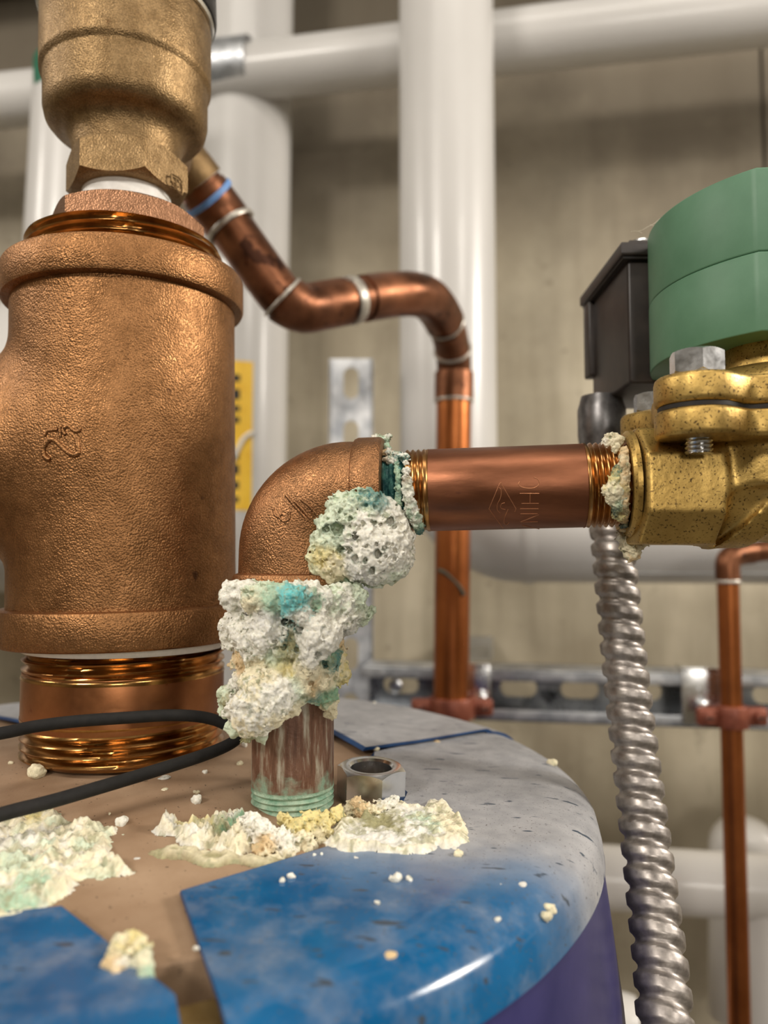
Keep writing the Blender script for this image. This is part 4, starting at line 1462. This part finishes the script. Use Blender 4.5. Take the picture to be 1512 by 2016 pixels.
b = [bt(497, 1622, 20, WHITE, 4), bt(497, 1640, 20, WHITE, 2), bt(520, 1648, 22, WHITE, 2), bt(548, 1655, 20, WHITE, 1), bt(470, 1650, 20, CREAM, 1), bt(455, 1668, 16, CREAM), bt(520, 1670, 20, TANC, 1), bt(562, 1668, 18, WHITE, 1), bt(592, 1660, 16, CREAM, 1), bt(512, 1630, 16, WHITE, 5), bt(486, 1662, 16, WHITE),
     bt(560, 1612, 10, YEL, 4), bt(578, 1622, 11, YEL, 4), bt(600, 1618, 11, YEL, 4), bt(622, 1606, 10, YEL, 5), bt(640, 1618, 13, YEL, 4), bt(658, 1608, 12, YEL, 4), bt(666, 1600, 8, YEL, 5), bt(630, 1640, 10, CREAM, 2), bt(645, 1632, 10, YEL, 3), bt(605, 1650, 9, CREAM, 1), bt(618, 1628, 8, YEL, 3), bt(590, 1630, 7, YEL, 3),
     bt(570, 1645, 9, OLIVE), bt(610, 1642, 9, GREEN), bt(440, 1660, 12, CREAM), bt(535, 1690, 10, CREAM), bt(570, 1684, 10, CREAM), bt(610, 1672, 10, CREAM), bt(640, 1660, 9, CREAM)]
crust_obj('mineral_crust', b, 'jagged white and yellow crust round the foot of the corroded nipple', GR, h=.36, k=.7, amp=1.25, size=1.9, seed=12, knob=.4, pit=(1.6, .5, 1.0))
# 4 round the nut
b = [bt(690, 1592, 12, CREAM, 3), bt(703, 1582, 11, TANC, 5), bt(716, 1596, 12, TANC, 4), bt(735, 1594, 11, CREAM, 4), bt(752, 1586, 10, WHITE, 5), bt(772, 1580, 11, WHITE, 5), bt(712, 1612, 9, TANC, 1), bt(690, 1606, 8, OLIVE, 1), bt(790, 1586, 8, CREAM, 3), bt(724, 1608, 9, CREAM, 1), bt(760, 1596, 8, CREAM, 2)]
crust_obj('mineral_crust', b, 'lumpy cream crust clinging to the foot of the zinc nut', GR, h=.3, k=.6, amp=.8, size=1.6, seed=31, knob=.4)


# 5-7 where the nipple enters the valve
def bn(px, py, rpx, col, out=0.):
    """a blob sitting on the threaded nipple"""
    p = on_sdf(px, py, nip_sdf)
    d_ = ray(px, py)
    return (p - d_ * out, rpx * np.linalg.norm(p) / F, col)


def be(px, py, rpx, col, out=0.):
    c_ = bn(px, min(max(py, 886), 1040), rpx, col, out)
    q = at(px, py, c_[0][1] + (4 if abs(py - 964) > 84 else 0))
    return (q, c_[1], col)


b = [be(1203, 866, 13, CREAM), be(1216, 870, 12, CREAM), be(1212, 884, 8, CREAM), be(1194, 872, 8, WHITE)]
crust_obj('mineral_crust', b, 'cream lump on top of the joint at the brass valve', GR, h=.28, k=.6, amp=.6, size=1.5, seed=41, knob=.25)
b = [bn(1208, 945, 8, YEL), bn(1204, 962, 13, CREAM), bn(1212, 970, 12, CREAM), bn(1201, 980, 11, CREAM), bn(1218, 958, 7, PALEG), bn(1218, 985, 8, PALEG), bn(1215, 995, 8, GREEN), bn(1217, 925, 8, DTEAL), bn(1214, 936, 7, GREEN), bn(1213, 1003, 8, DTEAL), bn(1225, 1015, 8, YEL), bn(1215, 1014, 7, YEL), bn(1222, 1000, 6, YEL), bn(1224, 970, 5, DTEAL), bn(1219, 940, 6, DTEAL)]
crust_obj('mineral_crust', b, 'yellow and dark green crust on the front of the joint at the brass valve', GR, h=.26, k=.6, amp=.6, size=1.4, seed=43, knob=.3)
b = [be(1246, 1078, 16, CREAM), be(1260, 1070, 11, CREAM), be(1238, 1090, 12, CREAM), be(1250, 1092, 9, TANC), be(1222, 1054, 9, WHITE), be(1234, 1066, 11, CREAM), be(1268, 1068, 7, CREAM)]
crust_obj('mineral_crust', b, 'fluffy cream lump hanging under the joint at the brass valve', GR, h=.3, k=.6, amp=.9, size=1.5, seed=47, knob=.35)
b = [bn(1228, q, 8, c_) for q, c_ in zip(range(888, 1044, 9), [TANC, TANC, CREAM, TANC, BROWN, TANC, CREAM, TANC, YEL, BROWN, TANC, CREAM, OLIVE, BROWN, TANC, BROWN, DTEAL, TANC])]
crust_obj('mineral_crust', b, 'thin tan ring of sealant squeezed out at the lip of the brass valve', GR, h=.28, k=.6, amp=.45, size=1.3, seed=49)
# 8 at the elbow's threaded joint
b = [be(737, 862, 7, WHITE), be(748, 868, 7, MINT), be(757, 870, 8, MINT), be(764, 859, 6, WHITE), be(762, 880, 8, MINT), be(768, 893, 8, GREYW), be(778, 898, 8, TEAL), be(788, 900, 8, TEAL), be(797, 900, 7, WHITE), be(757, 892, 7, TANC), be(760, 905, 6, BROWN), be(800, 912, 6, WHITE), be(772, 905, 7, WHITE)]
crust_obj('mineral_crust', b, 'small teal and white crust on top of the joint between elbow and horizontal nipple', GR, h=.26, k=.6, amp=.6, size=1.2, seed=53, knob=.3)
b = [bn(799 + (q - 925) * .09 + (q > 985) * (q - 985) * .28, q, 5.0 + 4 * (q > 990), c_) for q, c_ in zip(range(925, 1046, 7), [WHITE, GREYW, WHITE, BROWN, WHITE, PALEG, WHITE, WHITE, PALEG, WHITE, WHITE, MINT, WHITE, PALEG, WHITE, MINT, TEAL, TEAL])]
crust_obj('mineral_crust', b, 'thin white streak down the front of the threads beside the elbow', GR, h=.26, k=.7, amp=.55, size=1.2, seed=57, knob=.3)
b = [bn(781 + (q - 905) * .05, q, 3.6, c_) for q, c_ in zip(range(900, 1000, 6), [TEAL, MINT, TEAL, MINT, MINT, TEAL, MINT, GREEN, MINT, TEAL, MINT, MINT, TEAL, MINT, MINT, MINT, TEAL])]
crust_obj('mineral_crust', b, 'mint green bead line in the dark thread groove beside the elbow', GR, h=.22, k=.5, amp=.35, size=1.0, seed=58)
# lump in the front gap of the tank top
b = []
for a_ in range(12):
    t_ = a_ / 11 * 3.9 - .8
    c0 = on_tank(256 + 30 * math.cos(t_), 1882 - 30 * math.sin(t_), 1)
    b.append((c0 + np.array([0, 0, .4]), .95 + .35 * r_.random(), r_.choice((CREAM, YEL, CREAM))))
for q in ((222, 1890, TANC), (236, 1878, YEL), (214, 1904, TANC), (228, 1908, TANC), (262, 1876, CREAM), (285, 1905, PALEG), (292, 1920, MINT), (276, 1895, PALEG), (245, 1900, WHITE)):
    b.append((on_tank(q[0], q[1], .5), 1.2, q[2]))
crust_obj('mineral_crust', b, 'ring-shaped cream crumb cluster on the corner of the left front blue flap', 'mineral crumbs on the tank top', h=.3, k=.45, amp=.55, size=1.4, seed=61, knob=.3)


# ---- flat crusts lying on the tank
def flat_crust(name, blobs, label, h=.55, top=1.2, rim=1.0, seed=0, pal=(WHITE, CREAM, YEL), patches=(), lift=0., wob=4.0):
    """blobs: (px, py, radius px along x, radius px along y) projected on the tank top; a thin crust with a thicker creamy rim"""
    C = np.array([on_tank(b_[0], b_[1]) for b_ in blobs])
    Rx = np.array([abs(on_tank(b_[0] + b_[2], b_[1])[0] - on_tank(b_[0] - b_[2], b_[1])[0]) / 2 for b_ in blobs])
    Ry = np.array([abs(on_tank(b_[0], b_[1] - b_[3])[1] - on_tank(b_[0], b_[1] + b_[3])[1]) / 2 for b_ in blobs])
    lo = np.array([(C[:, 0] - Rx).min(), (C[:, 1] - Ry).min()]) - wob
    hi = np.array([(C[:, 0] + Rx).max(), (C[:, 1] + Ry).max()]) + wob
    n = np.ceil((hi - lo) / h).astype(int) + 1
    X, Y = np.meshgrid(lo[0] + h * np.arange(n[0]), lo[1] + h * np.arange(n[1]), indexing='ij')
    m = np.full(X.shape, -9.)
    for c, rx, ry in zip(C, Rx, Ry):
        m = np.maximum(m, (1 - np.sqrt(((X - c[0]) / rx) ** 2 + ((Y - c[1]) / ry) ** 2)) * min(rx, ry))
    q = np.stack([X, Y, np.zeros_like(X)], -1)
    m = m + wob * .35 * fbm(q, wob * 2.2, 4, .62, seed)
    t = np.clip(m / 1.2, -1, 1)
    edge = np.exp(-((m - 1.6) / 1.3) ** 2)
    nz_ = fbm(q, 4, 5, .66, seed + 7)
    wl_ = worley(q, 2.6, seed + 3)
    wf_ = np.clip(1 - (worley(q, 1.5, seed + 4) * 1.25) ** 2, 0, 1)
    hgt = t * .5 + np.where(m > 0, top * (.2 + .6 * nz_ + .55 * np.clip(1 - (wl_ * 1.25) ** 2, 0, 1) + .5 * wf_ * np.clip(.5 + nz_, 0, 1)) * np.clip(m / 2, 0, 1) + rim * edge * (.6 + .5 * fbm(q, 3, 3, .6, seed + 11)), 0)
    Z = tank_z(X, Y) + lift + hgt
    ok = m > -.7
    idx = np.full(X.shape, -1)
    idx[ok] = np.arange(ok.sum())
    f4 = ok[:-1, :-1] & ok[1:, :-1] & ok[1:, 1:] & ok[:-1, 1:]
    Q = np.stack([idx[:-1, :-1][f4], idx[1:, :-1][f4], idx[1:, 1:][f4], idx[:-1, 1:][f4]], 1)
    V = np.stack([X, Y, Z], -1)[ok]
    K = np.array([c_[:3] for c_ in pal])
    s = np.clip((fbm(V * [1, 1, 0], 9, 4, .6, seed + 20) * .6 + .5), 0, .999) * (len(K) - 1)
    i0 = np.floor(s).astype(int)
    col = K[i0] + (K[np.minimum(i0 + 1, len(K) - 1)] - K[i0]) * (s - i0)[:, None]
    col = col + (np.array(CREAM[:3]) - col) * (np.clip(edge[ok], 0, 1) * .7)[:, None]
    for px, py, rr, c_ in patches:
        p = on_tank(px, py)
        wgt = np.clip(1.4 - np.hypot(V[:, 0] - p[0], V[:, 1] - p[1]) / rr + .7 * fbm(V, 2.5, 3, .6, seed + 30), 0, 1)[:, None]
        col = col + (np.array(c_[:3]) - col) * wgt
    sp_ = np.clip((fbm(V * [1, 1, 0], 2.2, 4, .65, seed + 81) - .3) * 2.2, 0, .7)[:, None]
    col = col + (np.array(lin(150, 150, 116)[:3]) - col) * sp_
    col = col * (1 + .16 * fbm(V * [1, 1, 0], .9, 3, .6, seed + 95))[:, None]
    # closed underside just below the board
    base = np.array([V[:, 0].mean(), V[:, 1].mean(), V[:, 2].min()])
    me = bpy.data.meshes.new(name)
    me.from_pydata(((V - base) / 1000).tolist(), [], Q.tolist())
    me.polygons.foreach_set('use_smooth', [True] * len(me.polygons))
    ca = me.color_attributes.new('Col', 'FLOAT_COLOR', 'POINT')
    ca.data.foreach_set('color', np.c_[np.clip(col, 0, 1), np.ones(len(V))].ravel())
    me.materials.append(M['crust'])
    o = bpy.data.objects.new(name, me)
    COL.objects.link(o)
    o.location = world(base)
    tag(o, label, 'mineral crust', 'flat mineral crusts on the tank top')
    return o


flat_crust('mineral_crust', [(20, 1680, 190, 60), (100, 1650, 120, 40), (60, 1600, 60, 18), (150, 1625, 75, 16), (190, 1692, 62, 18), (40, 1740, 100, 42), (-10, 1790, 70, 30), (-80, 1690, 200, 80)],
           'broad pale cream and green sheet of crust on the tan tank top at the left', seed=71, top=1.9, rim=1.4, pal=(PALEG, CREAM, WHITE, CREAM, PALEG), lift=-2.0, h=.45, wob=5,
           patches=((40, 1650, 6, WHITE), (70, 1600, 4, YEL), (60, 1735, 4, MINT), (30, 1770, 5, MINT)))
flat_crust('mineral_crust', [(800, 1628, 105, 38), (740, 1645, 90, 30), (870, 1622, 44, 40), (690, 1660, 60, 14), (780, 1655, 80, 26)],
           'flat white crust with a creamy rim in front of the zinc nut', seed=73, top=1.0, rim=1.5, pal=(WHITE, GREYW, WHITE, CREAM), lift=.1, h=.38, wob=4,
           patches=((735, 1622, 7, OLIVE), (755, 1628, 5, OLIVE), (845, 1620, 5, MINT), (862, 1635, 4, MINT), (890, 1620, 8, CREAM), (900, 1640, 6, CREAM)))
flat_crust('mineral_crust', [(425, 1625, 60, 24), (390, 1632, 50, 20), (350, 1622, 44, 12), (470, 1640, 46, 26), (455, 1608, 40, 12)],
           'crumbly white crust spreading left of the corroded nipple foot', seed=79, top=2.6, rim=.8, pal=(WHITE, CREAM, WHITE, GREYW), lift=-2.0, h=.38, wob=4,
           patches=((455, 1632, 6, OLIVE), (480, 1622, 5, GREEN), (380, 1615, 4, YEL)))
flat_crust('mineral_crust', [(345, 1664, 50, 13), (430, 1675, 60, 12), (500, 1680, 50, 10)],
           'thin stained crust with a pale scalloped edge below the crumbly white crust', seed=83, top=.35, rim=1.1, pal=(BROWN, OLIVE, BROWN), lift=-2.0, h=.38, wob=3)

# ---- loose crumbs, each one its own
def crumb(px, py, rpx, col, label, lobes=3, lift=0., flat=.55, seed=0, mat='crust'):
    p = on_tank(px, py, lift)
    R = rpx * np.linalg.norm(p) / F
    rr = random.Random(seed)
    blobs = []
    for k in range(lobes):
        a_ = rr.uniform(0, 6.28)
        q = R * .55 * (k > 0)
        blobs.append((np.array([p[0] + q * math.cos(a_), p[1] + q * math.sin(a_), p[2] + R * .15 + rr.uniform(0, .2) * R]), R * rr.uniform(.4, .6), col))
    o = crust_obj('salt_crumb', blobs, label, 'loose salt crumbs on the tank top', h=max(R / 7, .22), k=R * .16, amp=R * .2, size=R * .9, seed=seed, mat=mat, cat='crumb')
    if 'fla' in label.split('flap')[0] or 'blurred' in label or 'pale' in label:
        o.scale.z = .4
    return o


T_ = -2.1
for i, (px, py, r, c_, lobes, lift, lab_) in enumerate([
    (78, 1526, 19, CREAM, 4, T_, 'jagged cream crumb on the tan top in front of the wide brass nipple'),
    (385, 1578, 13, WHITE, 3, T_, 'white crumb on the tan top left of the corroded nipple, above the crumbly crust'),
    (243, 1620, 14, WHITE, 3, T_, 'round white crumb between the broad crust and the crumbly crust'),
    (222, 1545, 8, GREYW, 2, T_, 'small grey white crumb just above the lower cable strand'),
    (322, 1554, 9, CREAM, 2, T_, 'flat cream crumb in the middle of the tan top'),
    (400, 1521, 7, WHITE, 2, T_, 'small white crumb on the tan top right of the cable'),
    (478, 1469, 9, WHITE, 2, T_, 'small white crumb at the left edge of the corroded nipple'),
    (325, 1530, 13, GREYW, 2, T_, 'flat grey flake on the tan top beside the cable'),
    (388, 1562, 8, CREAM, 2, T_, 'cream crumb just behind the white crumb near the corroded nipple'),
    (470, 1505, 7, CREAM, 2, T_, 'tiny cream crumb behind the corroded nipple foot'),
    (365, 1498, 6, GREYW, 2, T_, 'tiny grey crumb just beyond the lower cable strand'),
    (23, 1503, 5, CREAM, 2, T_, 'tiny cream crumb at the far left beside the wide nipple'),
    (135, 1515, 8, GREYW, 2, T_, 'grey flake touching the thread of the wide nipple'),
    (268, 1690, 7, GREYW, 2, T_, 'thin pale crumb right of the broad crust'),
    (215, 1604, 4, CREAM, 2, T_, 'tiny cream crumb above the broad crust'),
    (552, 1737, 8, WHITE, 2, 0, 'white crumb on the blue flap, left one of a touching pair'),
    (571, 1728, 9, WHITE, 2, 0, 'white crumb on the blue flap, right one of a touching pair'),
    (778, 1734, 15, WHITE, 3, 0, 'large white crumb on the blue flap with a smaller one beside it'),
    (807, 1733, 9, WHITE, 2, 0, 'small white crumb at the right of the large one on the blue flap'),
    (745, 1779, 6, WHITE, 2, 0, 'tiny white crumb alone on the blue flap'),
    (1030, 1737, 14, GREYW, 2, 0, 'pale flat crumb on the blue flap near the rim'),
    (1070, 1806, 13, CREAM, 3, 0, 'forked cream crumb stuck on the rim of the blue flap, lower half'),
    (1082, 1794, 12, CREAM, 3, 0, 'forked cream crumb stuck on the rim of the blue flap, upper half'),
    (979, 1812, 8, WHITE, 2, 0, 'small white crumb just inside the rim of the blue flap'),
    (755, 1874, 19, TANC, 3, 0, 'blurred tan crumb on the blue flap nearest the front'),
    (905, 1684, 11, CREAM, 3, 0, 'cream crumb at the edge where grey dust meets blue'),
    (938, 1624, 11, GREYW, 2, 0, 'grey flake right of the flat white crust'),
    (1007, 1617, 6, CREAM, 2, 0, 'small cream flake on the grey dust far right'),
    (618, 1684, 5, WHITE, 2, 0, 'tiny white crumb at the inner edge of the blue flap'),
    (632, 1682, 4, WHITE, 2, 0, 'tiniest white crumb at the inner edge of the blue flap'),
    (700, 1685, 13, GREYW, 2, 0, 'translucent grey flake on the blue flap below the flat crust'),
    (860, 1460, 13, TANC, 2, 0, 'pale tan crumb on the grey dust before the far flap edge'),
    (1083, 1504, 11, CREAM, 3, 0, 'cream crumb on the far rim of the tank'),
    (740, 1476, 8, CREAM, 2, 0, 'cream crumb at the corner of the far flap behind the nut'),
    (736, 1384, 4, WHITE, 2, 2, 'tiny white crumb on the far flap'),
    (388, 1869, 8, WHITE, 2, 0, 'small white crumb on the slit edge of the right flap'),
    (328, 2012, 12, CREAM, 2, 0, 'blurred cream crumb on the left front flap at the bottom'),
    (985, 1740, 3, WHITE, 1, 0, 'pin-head white crumb beside the pale flat crumb near the rim'),
]):
    crumb(px, py, r, c_, lab_, lobes, lift, seed=100 + i)

# lint caught on the wiring box
g = G()
for st in ([(1254, 456), (1266, 452), (1276, 446), (1288, 440), (1300, 430)], [(1242, 456), (1254, 455), (1264, 459)], [(1280, 442), (1290, 446), (1300, 452)]):
    tube(smooth_path([at(x_, y_, 280) for x_, y_ in st], 4), .10, 5, True, g)
single('lint_fibre', g, 'lint', 'fine pale lint fibres caught above the black box screw', 'lint')
